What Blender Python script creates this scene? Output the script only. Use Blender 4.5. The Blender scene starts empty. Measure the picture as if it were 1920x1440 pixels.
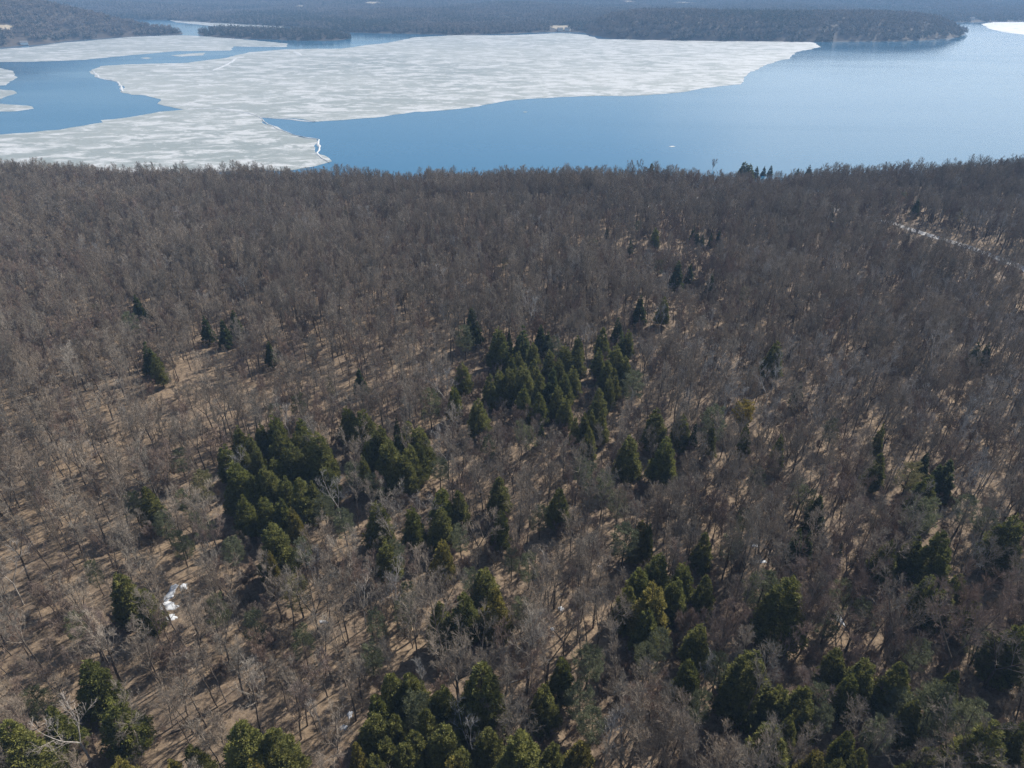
import bpy, math, random
import numpy as np
from mathutils import Vector

SC = bpy.context.scene
COL = SC.collection
rng = np.random.default_rng(11)
random.seed(11)
R = math.radians

# ------------------------------------------------------------------ camera
PITCH, CAMZ, LAKE = R(31.0), 105.0, -45.0
FPX = 1280.0                                   # focal length in pixels of the 1920 wide photograph
cam = bpy.data.cameras.new('camera')
cam.sensor_width, cam.lens = 36.0, 36.0 * FPX / 1920.0
cam.clip_start, cam.clip_end = 0.5, 40000
co = bpy.data.objects.new('camera', cam)
co.location = (0, 0, CAMZ)
co.rotation_euler = (math.pi / 2 - PITCH, 0, 0)
COL.objects.link(co)
SC.camera = co

# ------------------------------------------------------------------ sky, sun, exposure
SUN_AZ, SUN_EL = R(44.0), R(38.0)              # azimuth clockwise from the view direction (+Y)
world = bpy.data.worlds.new('World')
SC.world = world
world.use_nodes = True
nt = world.node_tree
bg = nt.nodes['Background']
sky = nt.nodes.new('ShaderNodeTexSky')
sky.sky_type = 'NISHITA'
sky.sun_disc = False
sky.sun_elevation, sky.sun_rotation = SUN_EL, SUN_AZ
sky.air_density, sky.dust_density, sky.ozone_density = 1.0, 0.8, 1.0
tcw = nt.nodes.new('ShaderNodeTexCoord')
sxyz = nt.nodes.new('ShaderNodeSeparateXYZ'); nt.links.new(tcw.outputs['Generated'], sxyz.inputs[0])
zc_ = nt.nodes.new('ShaderNodeMath'); zc_.operation = 'MAXIMUM'; zc_.inputs[1].default_value = 0.04; nt.links.new(sxyz.outputs[2], zc_.inputs[0])
dv = nt.nodes.new('ShaderNodeVectorMath'); dv.operation = 'DIVIDE'
cz = nt.nodes.new('ShaderNodeCombineXYZ')
for q in range(3): nt.links.new(zc_.outputs[0], cz.inputs[q])
nt.links.new(tcw.outputs['Generated'], dv.inputs[0]); nt.links.new(cz.outputs[0], dv.inputs[1])
cn = nt.nodes.new('ShaderNodeTexNoise'); cn.inputs['Scale'].default_value = 0.55; cn.inputs['Detail'].default_value = 6
nt.links.new(dv.outputs[0], cn.inputs['Vector'])
side = nt.nodes.new('ShaderNodeMapRange'); nt.links.new(sxyz.outputs[0], side.inputs[0])
for q, v in ((1, -0.05), (2, 0.5), (3, -0.17), (4, 0.36)): side.inputs[q].default_value = v
sm = nt.nodes.new('ShaderNodeMath'); nt.links.new(cn.outputs[0], sm.inputs[0]); nt.links.new(side.outputs[0], sm.inputs[1])
cr = nt.nodes.new('ShaderNodeMapRange'); cr.interpolation_type = 'SMOOTHSTEP'; nt.links.new(sm.outputs[0], cr.inputs[0])
for q, v in ((1, 0.50), (2, 0.74), (3, 0.0), (4, 0.75)): cr.inputs[q].default_value = v
cm_ = nt.nodes.new('ShaderNodeMix'); cm_.data_type = 'RGBA'
hi = nt.nodes.new('ShaderNodeMapRange'); nt.links.new(sxyz.outputs[2], hi.inputs[0])
for q, v in ((1, 0.25), (2, 0.6), (3, 1.0), (4, 0.0)): hi.inputs[q].default_value = v
hm = nt.nodes.new('ShaderNodeMath'); hm.operation = 'MULTIPLY'; nt.links.new(cr.outputs[0], hm.inputs[0]); nt.links.new(hi.outputs[0], hm.inputs[1])
nt.links.new(hm.outputs[0], cm_.inputs[0]); nt.links.new(sky.outputs[0], cm_.inputs[6]); cm_.inputs[7].default_value = (11.0, 12.2, 13.0, 1)
nt.links.new(cm_.outputs[2], bg.inputs[0])
bg.inputs[1].default_value = 0.076
sun = bpy.data.lights.new('sun', 'SUN')
sun.energy, sun.angle, sun.color = 4.8, R(0.53), (1.0, 0.94, 0.86)
so = bpy.data.objects.new('sun', sun)
sd = Vector((math.sin(SUN_AZ) * math.cos(SUN_EL), math.cos(SUN_AZ) * math.cos(SUN_EL), math.sin(SUN_EL)))
so.rotation_euler = sd.to_track_quat('Z', 'Y').to_euler()
so.location = (300, 300, 400)
COL.objects.link(so)
SC.view_settings.view_transform = 'Standard'
SC.view_settings.look = 'None'
SC.view_settings.exposure = 0.6
SC.view_settings.gamma = 1.0
SC.cycles.max_bounces = 4
SC.cycles.diffuse_bounces = 2
SC.cycles.glossy_bounces = 2
SC.cycles.transmission_bounces = 2
SC.cycles.transparent_max_bounces = 8
SC.cycles.volume_bounces = 0
SC.cycles.use_denoising = True
SC.cycles.denoising_prefilter = 'NONE'
SC.cycles.caustics_reflective = False

# ------------------------------------------------------------------ helpers
def tag(o, label=None, cat=None, group=None, kind=None):
    if label: o['label'] = label
    if cat: o['category'] = cat
    if group: o['group'] = group
    if kind: o['kind'] = kind
    return o

def mesh_np(name, v, f, mat=None, smooth=False, mats=None, midx=None):
    """v (n,3); f list of arrays of equal-sided faces (k,3) or (k,4)"""
    me = bpy.data.meshes.new(name)
    f = [np.asarray(a, np.int32) for a in (f if isinstance(f, list) else [f]) if len(a)]
    nl = sum(a.size for a in f); nf = sum(len(a) for a in f)
    me.vertices.add(len(v)); me.loops.add(nl); me.polygons.add(nf)
    me.vertices.foreach_set('co', np.asarray(v, np.float32).ravel())
    me.loops.foreach_set('vertex_index', np.concatenate([a.ravel() for a in f]))
    tot = np.concatenate([np.full(len(a), a.shape[1], np.int32) for a in f])
    me.polygons.foreach_set('loop_start', np.concatenate([[0], np.cumsum(tot)[:-1]]).astype(np.int32))
    if midx is not None: me.polygons.foreach_set('material_index', np.asarray(midx, np.int32))
    me.polygons.foreach_set('use_smooth', np.full(nf, smooth, bool))
    me.update(calc_edges=True); me.validate()
    for m in (mats or ([mat] if mat else [])): me.materials.append(m)
    return me

def link(name, data, parent=None):
    o = bpy.data.objects.new(name, data)
    COL.objects.link(o)
    if parent: o.parent = parent
    return o

def ray(px, py):
    dx, dy = (px - 960) / FPX, (720 - py) / FPX
    cp, sp = math.cos(PITCH), math.sin(PITCH)
    return np.array([dx, cp + dy * sp, -sp + dy * cp])

def project(p):
    p = np.asarray(p, float)
    cp, sp = math.cos(PITCH), math.sin(PITCH)
    x, y, z = p[..., 0], p[..., 1], p[..., 2] - CAMZ
    d = y * cp - z * sp
    return 960 + FPX * x / d, 720 - FPX * (y * sp + z * cp) / d, d

def to_lake(px, py):
    d = ray(px, py)
    t = (CAMZ - LAKE) / -d[2]
    return np.array([d[0] * t, d[1] * t])

def vnoise(x, y, s, seed=0):
    """smooth value noise, vectorised, about -1..1"""
    x, y = np.asarray(x, float) / s, np.asarray(y, float) / s
    xi, yi = np.floor(x).astype(np.int64), np.floor(y).astype(np.int64)
    fx, fy = x - xi, y - yi
    fx, fy = fx * fx * (3 - 2 * fx), fy * fy * (3 - 2 * fy)
    def h(a, b):
        n = (a * 374761393 + b * 668265263 + seed * 982451653) & 0x7fffffff
        n = ((n ^ (n >> 13)) * 1274126177) & 0x7fffffff
        return ((n ^ (n >> 16)) & 0xffff) / 32767.5 - 1
    return (h(xi, yi) * (1 - fx) + h(xi + 1, yi) * fx) * (1 - fy) + (h(xi, yi + 1) * (1 - fx) + h(xi + 1, yi + 1) * fx) * fy

def sstep(a, b, x):
    t = np.clip((x - a) / (b - a), 0, 1)
    return t * t * (3 - 2 * t)

def gz(x, y):
    """height of the near land"""
    x, y = np.asarray(x, float), np.asarray(y, float)
    z = -0.043 * np.clip(y, -200, 450)
    z = z + 1.6 * vnoise(x, y, 60, 3) + 0.5 * vnoise(x, y, 17, 5) + 0.12 * vnoise(x, y, 4, 6)
    far = sstep(180, 430, y)
    z = z + far * (9.5 * np.clip(np.abs(x + 20) / 400, 0, 1.5) ** 2) + far * 1.5 * vnoise(x, y, 130, 9)
    z = z - far * 3.4 * np.exp(-((x - 165) / 75.0) ** 2)
    k = np.clip(y - 440, 0, None)
    z = z - 0.30 * k * sstep(0, 60, k)
    return np.maximum(z, LAKE - 5)

def ground_hit(px, py, hoff=0.0):
    d = ray(px, py)
    t0, t = 20.0, 20.0
    while t < 900:
        p = d * t
        if p[2] + CAMZ < gz(p[0], p[1]) + hoff: break
        t0 = t; t += 4
    for _ in range(18):
        m = (t0 + t) / 2; p = d * m
        if p[2] + CAMZ < gz(p[0], p[1]) + hoff: t = m
        else: t0 = m
    p = d * t
    return np.array([p[0], p[1], float(gz(p[0], p[1]))]), t

# ------------------------------------------------------------------ materials
def new_mat(name):
    m = bpy.data.materials.new(name); m.use_nodes = True
    n = m.node_tree.nodes; b = n['Principled BSDF']
    b.inputs['Roughness'].default_value = 0.9
    b.inputs['Specular IOR Level'].default_value = 0.2
    return m, n, m.node_tree.links, b

def noise_node(n, l, scale, detail=4, rough=0.55, vec=None, dist=0.0):
    t = n.new('ShaderNodeTexNoise')
    t.inputs['Scale'].default_value = scale; t.inputs['Detail'].default_value = detail
    t.inputs['Roughness'].default_value = rough; t.inputs['Distortion'].default_value = dist
    if vec is not None: l.new(vec, t.inputs['Vector'])
    return t

def ramp(n, l, fac, stops):
    r = n.new('ShaderNodeValToRGB')
    e = r.color_ramp.elements
    while len(e) < len(stops): e.new(0.5)
    for q, (p, c) in zip(e, stops):
        q.position = p; q.color = (*c, 1) if len(c) == 3 else c
    l.new(fac, r.inputs[0])
    return r

def mixc(n, l, fac, a, b, mode='MIX'):
    m = n.new('ShaderNodeMix'); m.data_type = 'RGBA'; m.blend_type = mode
    for s, v in ((0, fac), (6, a), (7, b)):
        if isinstance(v, (int, float)): m.inputs[s].default_value = v
        elif isinstance(v, tuple): m.inputs[s].default_value = (*v, 1)
        else: l.new(v, m.inputs[s])
    return m.outputs[2]

def position(n):
    return n.new('ShaderNodeNewGeometry').outputs['Position']

def scaled(n, l, vec, s):
    m = n.new('ShaderNodeMapping'); m.inputs['Scale'].default_value = s
    l.new(vec, m.inputs[0]); return m.outputs[0]

def bump(n, l, h, strength, dist, b):
    u = n.new('ShaderNodeBump'); u.inputs['Strength'].default_value = strength; u.inputs['Distance'].default_value = dist
    l.new(h, u.inputs['Height']); l.new(u.outputs[0], b.inputs['Normal'])

def mat_ground():
    m, n, l, b = new_mat('leaf_litter')
    p = position(n)
    a = noise_node(n, l, 0.06, 5, 0.6, p)
    c = noise_node(n, l, 1.1, 6, 0.7, p)
    d = noise_node(n, l, 7.0, 3, 0.7, p)
    base = ramp(n, l, c.outputs[0], [(0.3, (0.115, 0.09, 0.068)), (0.5, (0.235, 0.184, 0.135)), (0.72, (0.34, 0.27, 0.20))])
    tone = ramp(n, l, a.outputs[0], [(0.35, (0.82, 0.78, 0.76)), (0.65, (1.08, 1.0, 0.9))])
    x = mixc(n, l, 1.0, base.outputs[0], tone.outputs[0], 'MULTIPLY')
    f = ramp(n, l, d.outputs[0], [(0.35, (0.6, 0.58, 0.56)), (0.6, (1.1, 1.1, 1.1))])
    x = mixc(n, l, 0.8, x, f.outputs[0], 'MULTIPLY')
    e = noise_node(n, l, 0.3, 5, 0.7, p, 0.6)
    g = ramp(n, l, e.outputs[0], [(0.36, (0.62, 0.62, 0.64)), (0.5, (0.96, 0.98, 0.97)), (0.68, (1.12, 1.12, 1.06))])
    x = mixc(n, l, 0.9, x, g.outputs[0], 'MULTIPLY')
    l.new(x, b.inputs['Base Color'])
    bump(n, l, c.outputs[0], 0.6, 0.25, b)
    return m

def mat_bark(name, cols, vary=0.35):
    m, n, l, b = new_mat(name)
    oi = n.new('ShaderNodeObjectInfo')
    tc = n.new('ShaderNodeTexCoord')
    c = noise_node(n, l, 2.2, 3, 0.6, tc.outputs['Object'])
    base = ramp(n, l, c.outputs[0], [(0.35, cols[0]), (0.65, cols[1])])
    hue = ramp(n, l, oi.outputs['Random'], [(0.0, (1 - vary, 1 - vary, 1 - vary)), (0.3, (1.03, 0.96, 0.91)), (0.55, (0.95, 0.95, 0.95)), (0.8, (1.12, 1.02, 0.93)), (1.0, (1 + vary, 1 + vary, 1 + vary * 1.05))])
    x = mixc(n, l, 1.0, base.outputs[0], hue.outputs[0], 'MULTIPLY')
    l.new(x, b.inputs['Base Color'])
    return m

def mat_needles(name, dark, light):
    m, n, l, b = new_mat(name)
    oi = n.new('ShaderNodeObjectInfo')
    tc = n.new('ShaderNodeTexCoord')
    c = noise_node(n, l, 0.9, 4, 0.65, tc.outputs['Object'])
    base = ramp(n, l, c.outputs[0], [(0.32, dark), (0.62, light)])
    x = mixc(n, l, 1.0, base.outputs[0], oi.outputs['Color'], 'MULTIPLY')
    l.new(x, b.inputs['Base Color'])
    b.inputs['Roughness'].default_value = 0.75
    tr = n.new('ShaderNodeBsdfTranslucent'); l.new(x, tr.inputs[0])
    mx = n.new('ShaderNodeMixShader'); mx.inputs[0].default_value = 0.34
    l.new(b.outputs[0], mx.inputs[1]); l.new(tr.outputs[0], mx.inputs[2])
    l.new(mx.outputs[0], n['Material Output'].inputs[0])
    return m

def mat_water():
    m, n, l, b = new_mat('lake_water')
    b.inputs['Base Color'].default_value = (0.030, 0.132, 0.238, 1)
    b.inputs['IOR'].default_value = 1.333
    b.inputs['Specular IOR Level'].default_value = 0.5
    p = position(n)
    big = noise_node(n, l, 0.0035, 3, 0.6, scaled(n, l, p, (0.35, 1.0, 1.0)), 0.8)
    r = ramp(n, l, big.outputs[0], [(0.38, (0.05,) * 3), (0.62, (0.16,) * 3)])
    l.new(r.outputs[0], b.inputs['Roughness'])
    w = noise_node(n, l, 0.22, 3, 0.6, p)
    bump(n, l, w.outputs[0], 0.35, 1.0, b)
    sl = noise_node(n, l, 0.006, 4, 0.55, scaled(n, l, p, (0.22, 1.0, 1.0)), 1.2)
    st = ramp(n, l, sl.outputs[0], [(0.42, (0.02,) * 3), (0.60, (0.13,) * 3)])
    bn = [q for q in n if q.bl_idname == 'ShaderNodeBump'][0]
    l.new(st.outputs[0], bn.inputs['Strength'])
    return m

def mat_ice():
    m, n, l, b = new_mat('lake_ice')
    p = position(n)
    s1 = noise_node(n, l, 0.048, 6, 0.7, scaled(n, l, p, (0.6, 1.0, 1.0)), 0.7)     # white drift streaks
    s2 = noise_node(n, l, 0.0022, 3, 0.5, p)                                         # broad tone
    s3 = noise_node(n, l, 0.25, 3, 0.7, p)
    wet = ramp(n, l, s2.outputs[0], [(0.35, (0.27, 0.30, 0.29)), (0.65, (0.38, 0.40, 0.38))])
    sep = n.new('ShaderNodeSeparateXYZ'); l.new(p, sep.inputs[0])
    mr = n.new('ShaderNodeMapRange'); l.new(sep.outputs[0], mr.inputs[0])
    for q, v in ((1, -300), (2, 500), (3, 0.0), (4, 0.05)): mr.inputs[q].default_value = v
    ad = n.new('ShaderNodeMath'); l.new(s1.outputs[0], ad.inputs[0]); l.new(mr.outputs[0], ad.inputs[1])
    s4 = noise_node(n, l, 0.011, 4, 0.6, scaled(n, l, p, (1.0, 1.6, 1.0)), 0.5)
    bl = n.new('ShaderNodeMath'); bl.operation = 'MULTIPLY_ADD'; l.new(s4.outputs[0], bl.inputs[0]); bl.inputs[1].default_value = 0.35; l.new(ad.outputs[0], bl.inputs[2])
    f = ramp(n, l, bl.outputs[0], [(0.65, (0, 0, 0)), (0.77, (1, 1, 1))])
    x = mixc(n, l, f.outputs[0], wet.outputs[0], (0.55, 0.56, 0.555))
    g = ramp(n, l, s3.outputs[0], [(0.3, (0.85,) * 3), (0.7, (1.05,) * 3)])
    x = mixc(n, l, 1.0, x, g.outputs[0], 'MULTIPLY')
    l.new(x, b.inputs['Base Color'])
    b.inputs['Roughness'].default_value = 0.55
    bump(n, l, s1.outputs[0], 0.5, 0.6, b)
    return m

def mat_simple(name, c0, c1, scale, rough=0.9):
    m, n, l, b = new_mat(name)
    p = position(n)
    c = noise_node(n, l, scale, 5, 0.65, p)
    r = ramp(n, l, c.outputs[0], [(0.35, c0), (0.65, c1)])
    l.new(r.outputs[0], b.inputs['Base Color'])
    b.inputs['Roughness'].default_value = rough
    bump(n, l, c.outputs[0], 0.3, 0.2, b)
    return m

M_GROUND = mat_ground()
M_WATER = mat_water()
M_ICE = mat_ice()
M_BARK = mat_bark('grey_bark', ((0.075, 0.062, 0.052), (0.17, 0.145, 0.122)))
M_BARK_PALE = mat_bark('pale_bark', ((0.26, 0.25, 0.235), (0.46, 0.44, 0.41)), 0.15)
M_BARK_DARK = mat_bark('conifer_bark', ((0.05, 0.04, 0.034), (0.10, 0.082, 0.068)))
M_TWIG = mat_bark('grey_twigs', ((0.186, 0.161, 0.130), (0.328, 0.289, 0.238)))
M_TWIG_RED = mat_bark('budding_twigs', ((0.17, 0.132, 0.11), (0.275, 0.218, 0.183)))
M_TWIG_PALE = mat_bark('pale_twigs', ((0.27, 0.26, 0.245), (0.42, 0.405, 0.385)), 0.15)
M_HEM = mat_needles('hemlock_needles', (0.055, 0.066, 0.022), (0.245, 0.238, 0.068))
M_SPR = mat_needles('spruce_needles', (0.04, 0.058, 0.02), (0.12, 0.135, 0.042))
M_PINE = mat_needles('pine_needles', (0.09, 0.10, 0.055), (0.19, 0.2, 0.11))
M_YEL = mat_needles('yellow_needles', (0.16, 0.125, 0.02), (0.36, 0.28, 0.05))
M_ROAD = mat_simple('gravel_road', (0.30, 0.29, 0.275), (0.54, 0.53, 0.52), 0.35)
def mat_snow():
    m, n, l, b = new_mat('old_snow')
    p = position(n)
    c = noise_node(n, l, 1.6, 5, 0.7, p)
    a = noise_node(n, l, 0.5, 2, 0.5, p)
    x = ramp(n, l, a.outputs[0], [(0.35, (0.40, 0.42, 0.45)), (0.65, (0.58, 0.60, 0.62))])
    f = ramp(n, l, c.outputs[0], [(0.60, (0, 0, 0)), (0.68, (1, 1, 1))])
    l.new(mixc(n, l, f.outputs[0], x.outputs[0], (0.20, 0.16, 0.12)), b.inputs['Base Color'])
    bump(n, l, c.outputs[0], 0.4, 0.1, b)
    return m
M_SNOW = mat_snow()
M_RIME = mat_simple('ridge_snow', (0.46, 0.475, 0.48), (0.60, 0.615, 0.62), 0.4, 0.6)
M_HILL = mat_simple('hill_floor', (0.055, 0.045, 0.036), (0.10, 0.082, 0.066), 0.02)
M_FIELD = mat_simple('dry_field', (0.30, 0.25, 0.17), (0.42, 0.36, 0.26), 0.03)
M_FAR_BARE = mat_bark('far_bare_crowns', ((0.12, 0.098, 0.08), (0.27, 0.225, 0.185)), 0.3)
M_FAR_CON = mat_needles('far_conifer_crowns', (0.012, 0.02, 0.01), (0.032, 0.045, 0.02))

# ------------------------------------------------------------------ ground, water
def grid_mesh(name, xs, ys, zf, mat):
    X, Y = np.meshgrid(xs, ys)
    v = np.stack([X, Y, zf(X, Y)], -1).reshape(-1, 3)
    nx, ny = len(xs), len(ys)
    i = (np.arange(ny - 1)[:, None] * nx + np.arange(nx - 1)[None]).ravel()
    return mesh_np(name, v, np.stack([i, i + 1, i + nx + 1, i + nx], -1), mat, True)

xs = np.concatenate([np.arange(-3000, -560, 60), np.arange(-560, 560, 2.5), np.arange(560, 3001, 60)])
ys = np.concatenate([np.arange(-600, 0, 30), np.arange(0, 640, 2.5), [700, 800]])
tag(link('ground', grid_mesh('ground', xs, ys, gz, M_GROUND)), kind='structure')
wx = np.linspace(-9000, 9000, 19)
wy = np.concatenate([np.linspace(430, 3500, 12), [5000, 7000, 9500]])
tag(link('lake_water', grid_mesh('lake_water', wx, wy, lambda X, Y: np.full_like(X, LAKE), M_WATER)), kind='structure')

# ------------------------------------------------------------------ ice
def rough_outline(pts, amp, step, seed):
    """closed outline resampled with a ragged natural edge (world metres)"""
    out = []
    n = len(pts)
    for i in range(n):
        a, b = np.array(pts[i]), np.array(pts[(i + 1) % n])
        L = np.linalg.norm(b - a); k = max(1, int(L / step))
        for j in range(k): out.append(a + (b - a) * j / k)
    out = np.array(out)
    out[:, 0] += amp * vnoise(out[:, 0], out[:, 1], step * 5, seed) + 0.5 * amp * vnoise(out[:, 0], out[:, 1], step * 1.7, seed + 1)
    out[:, 0] += 0.55 * amp * vnoise(out[:, 0], out[:, 1], step * 0.9, seed + 4)
    out[:, 1] += 0.9 * amp * vnoise(out[:, 0], out[:, 1], step * 0.9, seed + 5)
    out[:, 1] += amp * vnoise(out[:, 0], out[:, 1], step * 5, seed + 2) + 0.5 * amp * vnoise(out[:, 0], out[:, 1], step * 1.7, seed + 3)
    return out

def slab(name, outline, z0, z1, mat):
    from mathutils.geometry import delaunay_2d_cdt
    n = len(outline)
    vs, es, fs = delaunay_2d_cdt([Vector((float(q[0]), float(q[1]))) for q in outline], [], [list(range(n))], 1, 0.01)[:3]
    cnt = {}
    for f in fs:
        for i in range(len(f)):
            e = (f[i], f[(i + 1) % len(f)]); cnt[tuple(sorted(e))] = cnt.get(tuple(sorted(e)), []) + [e]
    m = len(vs)
    V = np.array([(q.x, q.y, z1) for q in vs] + [(q.x, q.y, z0) for q in vs])
    side = [(e[0][1], e[0][0], e[0][0] + m, e[0][1] + m) for e in cnt.values() if len(e) == 1]
    return mesh_np(name, V, [np.array([f for f in fs if len(f) == 3]), np.array(side)], mat)

def ice(pix, label, amp=6, step=14, seed=1, thick=0.5):
    pts = [to_lake(*p) for p in pix]
    o = link('ice_sheet', slab('ice_sheet', rough_outline(pts, amp, step, seed), LAKE - 0.1, LAKE + 0.12, M_ICE))
    return tag(o, label, 'ice', 'broken ice on the lake')

ice([(172, 131), (186, 146), (222, 154), (230, 172), (262, 178), (308, 186), (300, 197), (352, 205), (300, 210), (250, 219), (188, 226),
     (188, 230), (110, 243), (60, 248), (0, 252), (-300, 285), (-300, 330), (0, 325), (300, 325), (560, 318), (616, 305), (596, 288), (598, 262), (552, 254), (500, 233), (489, 220), (545, 223), (590, 229),
     (650, 226), (760, 214), (850, 204), (960, 188), (1060, 182), (1200, 179), (1310, 168), (1385, 158), (1395, 144), (1430, 124), (1475, 111), (1488, 99), (1540, 88),
     (1520, 79), (1400, 77), (1250, 76), (1120, 73), (1100, 65), (1050, 62), (960, 66), (850, 66), (780, 70), (720, 81), (640, 91), (545, 92), (470, 98), (430, 108), (350, 118), (230, 121), (190, 124)],
    'great pale rippled ice sheet across the middle of the lake', 5, 12, 21)
ice([(-300, 110), (0, 116), (60, 116), (160, 112), (240, 104), (330, 96), (430, 95), (440, 87), (540, 88), (538, 82), (480, 76), (430, 72), (385, 68), (340, 66), (250, 69), (120, 80), (60, 88), (0, 92), (-300, 96)],
    'grey ice shelf along the shore of the wooded headland', 4, 12, 31)
ice([(-200, 130), (0, 128), (24, 133), (32, 145), (10, 160), (-40, 164), (-200, 164)], 'white ice tongue at the lake edge, upper of three', 2, 8, 41)
ice([(-200, 168), (0, 168), (25, 170), (30, 175), (8, 182), (0, 186), (-200, 186)], 'small white ice tongue between two others at the lake edge', 2, 8, 51)
ice([(-200, 192), (0, 195), (30, 197), (58, 200), (62, 204), (30, 209), (-200, 212)], 'pointed white ice tongue at the lake edge, lowest of three', 2, 8, 61)
ice([(264, 109), (275, 107.3), (286, 109), (275, 110.6)], 'tiny oval floe alone in the blue channel', 1.5, 8, 71)
ice([(320, 104), (350, 101), (385, 99), (380, 104), (340, 106)], 'thin ice sliver in the channel below the headland shelf', 2, 8, 81)
ice([(318, 37.5), (400, 43), (470, 46.5), (530, 50), (535, 53), (480, 52.5), (400, 49), (330, 42)], 'narrow white ice band along the far shore of the strait', 2, 14, 91)
ice([(1840, 45), (1865, 41.5), (2100, 41), (2100, 72), (1920, 65), (1880, 60), (1855, 54)], 'bright ice field in the bay behind the peninsula tip', 3, 14, 101)
ice([(1253, 274.6), (1260, 273.6), (1266, 274.8), (1259, 276)], 'tiny white floe drifting alone on open blue water', 0.7, 3, 111, 0.35)
ice([(981, 210), (986, 209.4), (990, 210.2), (985, 210.8)], 'faint small floe close below the great ice sheet', 0.7, 3, 121, 0.3)

RIDGES = [([(489, 220), (500, 233), (530, 245), (552, 254), (580, 259), (598, 262), (597, 275), (596, 288), (606, 298), (616, 305)], 1.3, 0), ([(355, 205), (410, 203), (440, 208), (470, 213), (489, 220)], 2.5, 0), ([(398, 132), (415, 126), (430, 118), (442, 110)], 4, 0),
          ([(552, 97), (560, 101), (566, 105)], 5, 0), ([(172, 131), (186, 146), (222, 154), (230, 172)], 2.2, 0), ([(490, 220.5), (545, 223.5), (590, 229)], 2.0, 0)]
big_ice = bpy.data.objects['ice_sheet']
for pix, wd, _k in RIDGES:
    q = np.array([to_lake(*p) for p in pix])
    t_ = np.linspace(0, len(q) - 1, len(q) * 8)
    q = np.column_stack([np.interp(t_, np.arange(len(q)), q[:, 0]), np.interp(t_, np.arange(len(q)), q[:, 1])])
    q += 1.5 * np.column_stack([vnoise(q[:, 0], q[:, 1], 14, 5), vnoise(q[:, 0], q[:, 1], 14, 6)])
    t2 = np.gradient(q, axis=0); t2 /= np.linalg.norm(t2, axis=1, keepdims=True) + 1e-9
    n2 = np.column_stack([-t2[:, 1], t2[:, 0]]); ww = wd * (1 + 0.6 * vnoise(q[:, 0], q[:, 1], 9, 7)) * np.sin(np.linspace(0.25, math.pi - 0.25, len(q))) ** 0.5
    prof_ = ((-1, 0.05), (-0.5, 0.45), (0.1, 0.6), (0.6, 0.4), (1, 0.05))
    v_ = np.stack([np.column_stack([q + n2 * (ww * a_)[:, None], np.full(len(q), LAKE + h_)]) for a_, h_ in prof_], 1).reshape(-1, 3)
    i_ = (np.arange(len(q) - 1)[:, None] * 5 + np.arange(4)[None]).ravel()
    link('pressure_ridge', mesh_np('pressure_ridge', v_, np.stack([i_, i_ + 1, i_ + 6, i_ + 5], -1), M_RIME), big_ice)

# ------------------------------------------------------------------ far land
def poly(pix, extra=()):
    return np.array([to_lake(*p) for p in pix] + [np.array(e) for e in extra])

far_shore = poly([(-900, 38), (0, 37), (200, 36.5), (310, 37.5), (400, 43), (480, 46.5), (545, 51), (600, 57), (660, 61), (760, 63), (850, 65.5), (960, 63), (1040, 60), (1110, 61), (1300, 58), (1480, 50), (1600, 44), (1700, 41), (1780, 42), (1920, 40), (2300, 38), (3000, 36)], [(9000, 3300), (9000, 9500), (-9000, 9500), (-9000, 3300)])
peninsula = poly([(1100, 60), (1112, 66), (1145, 71), (1250, 75), (1400, 77), (1550, 78.5), (1680, 77), (1770, 73), (1800, 68), (1803, 63), (1780, 56), (1650, 52), (1400, 50), (1100, 53)])
island = poly([(372, 61), (376, 66), (410, 70), (470, 73), (560, 75.5), (620, 76), (650, 74), (652, 70), (620, 66), (540, 63), (440, 60)])
headland = poly([(340, 62), (330, 65), (280, 66), (200, 71), (130, 76), (90, 82), (0, 89), (-300, 100), (-900, 110)], [(-4200, 1500), (-4200, 3300), (-1500, 2480), (-1150, 2330)])

def sdist(P, X, Y):
    """distance to the outline, positive inside"""
    d = np.full(X.shape, 1e9); ins = np.zeros(X.shape, bool)
    n = len(P)
    for i in range(n):
        a, b = P[i], P[(i + 1) % n]
        ex, ey = b - a
        t = np.clip(((X - a[0]) * ex + (Y - a[1]) * ey) / (ex * ex + ey * ey + 1e-9), 0, 1)
        d = np.minimum(d, np.hypot(X - a[0] - t * ex, Y - a[1] - t * ey))
        c = ((a[1] > Y) != (b[1] > Y)) & (X < (b[0] - a[0]) * (Y - a[1]) / (b[1] - a[1] + 1e-12) + a[0])
        ins ^= c
    return np.where(ins, d, -d)

def hill_h(X, Y):
    wob = 8 * vnoise(X, Y, 60, 41)
    z = np.full(X.shape, -6.0)
    d = sdist(far_shore, X, Y) + wob
    roll = 15 * vnoise(X, Y, 420, 42) + 20 * vnoise(X, Y, 1100, 43)
    z = np.maximum(z, np.where(d > 0, np.minimum(d * 0.12, 5) + d * 0.011 + sstep(60, 500, d) * (roll + 9), np.maximum(d * 0.1, -6)))
    d = sdist(peninsula, X, Y) + wob
    z = np.maximum(z, np.where(d > 0, 62 * (1 - np.exp(-d / 75)) * (0.82 + 0.14 * vnoise(X, Y, 260, 44)), np.maximum(d * 0.1, -6)))
    d = sdist(island, X, Y) + 0.5 * wob
    z = np.maximum(z, np.where(d > 0, np.minimum(d * 0.16, 9), np.maximum(d * 0.1, -6)))
    d = sdist(headland, X, Y) + wob
    up = sstep(-950, -1500, X)
    z = np.maximum(z, np.where(d > 0, (1 - np.exp(-d / 120)) * (44 + 62 * up + 10 * vnoise(X, Y, 300, 45)), np.maximum(d * 0.1, -6)))
    return LAKE + z

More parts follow.
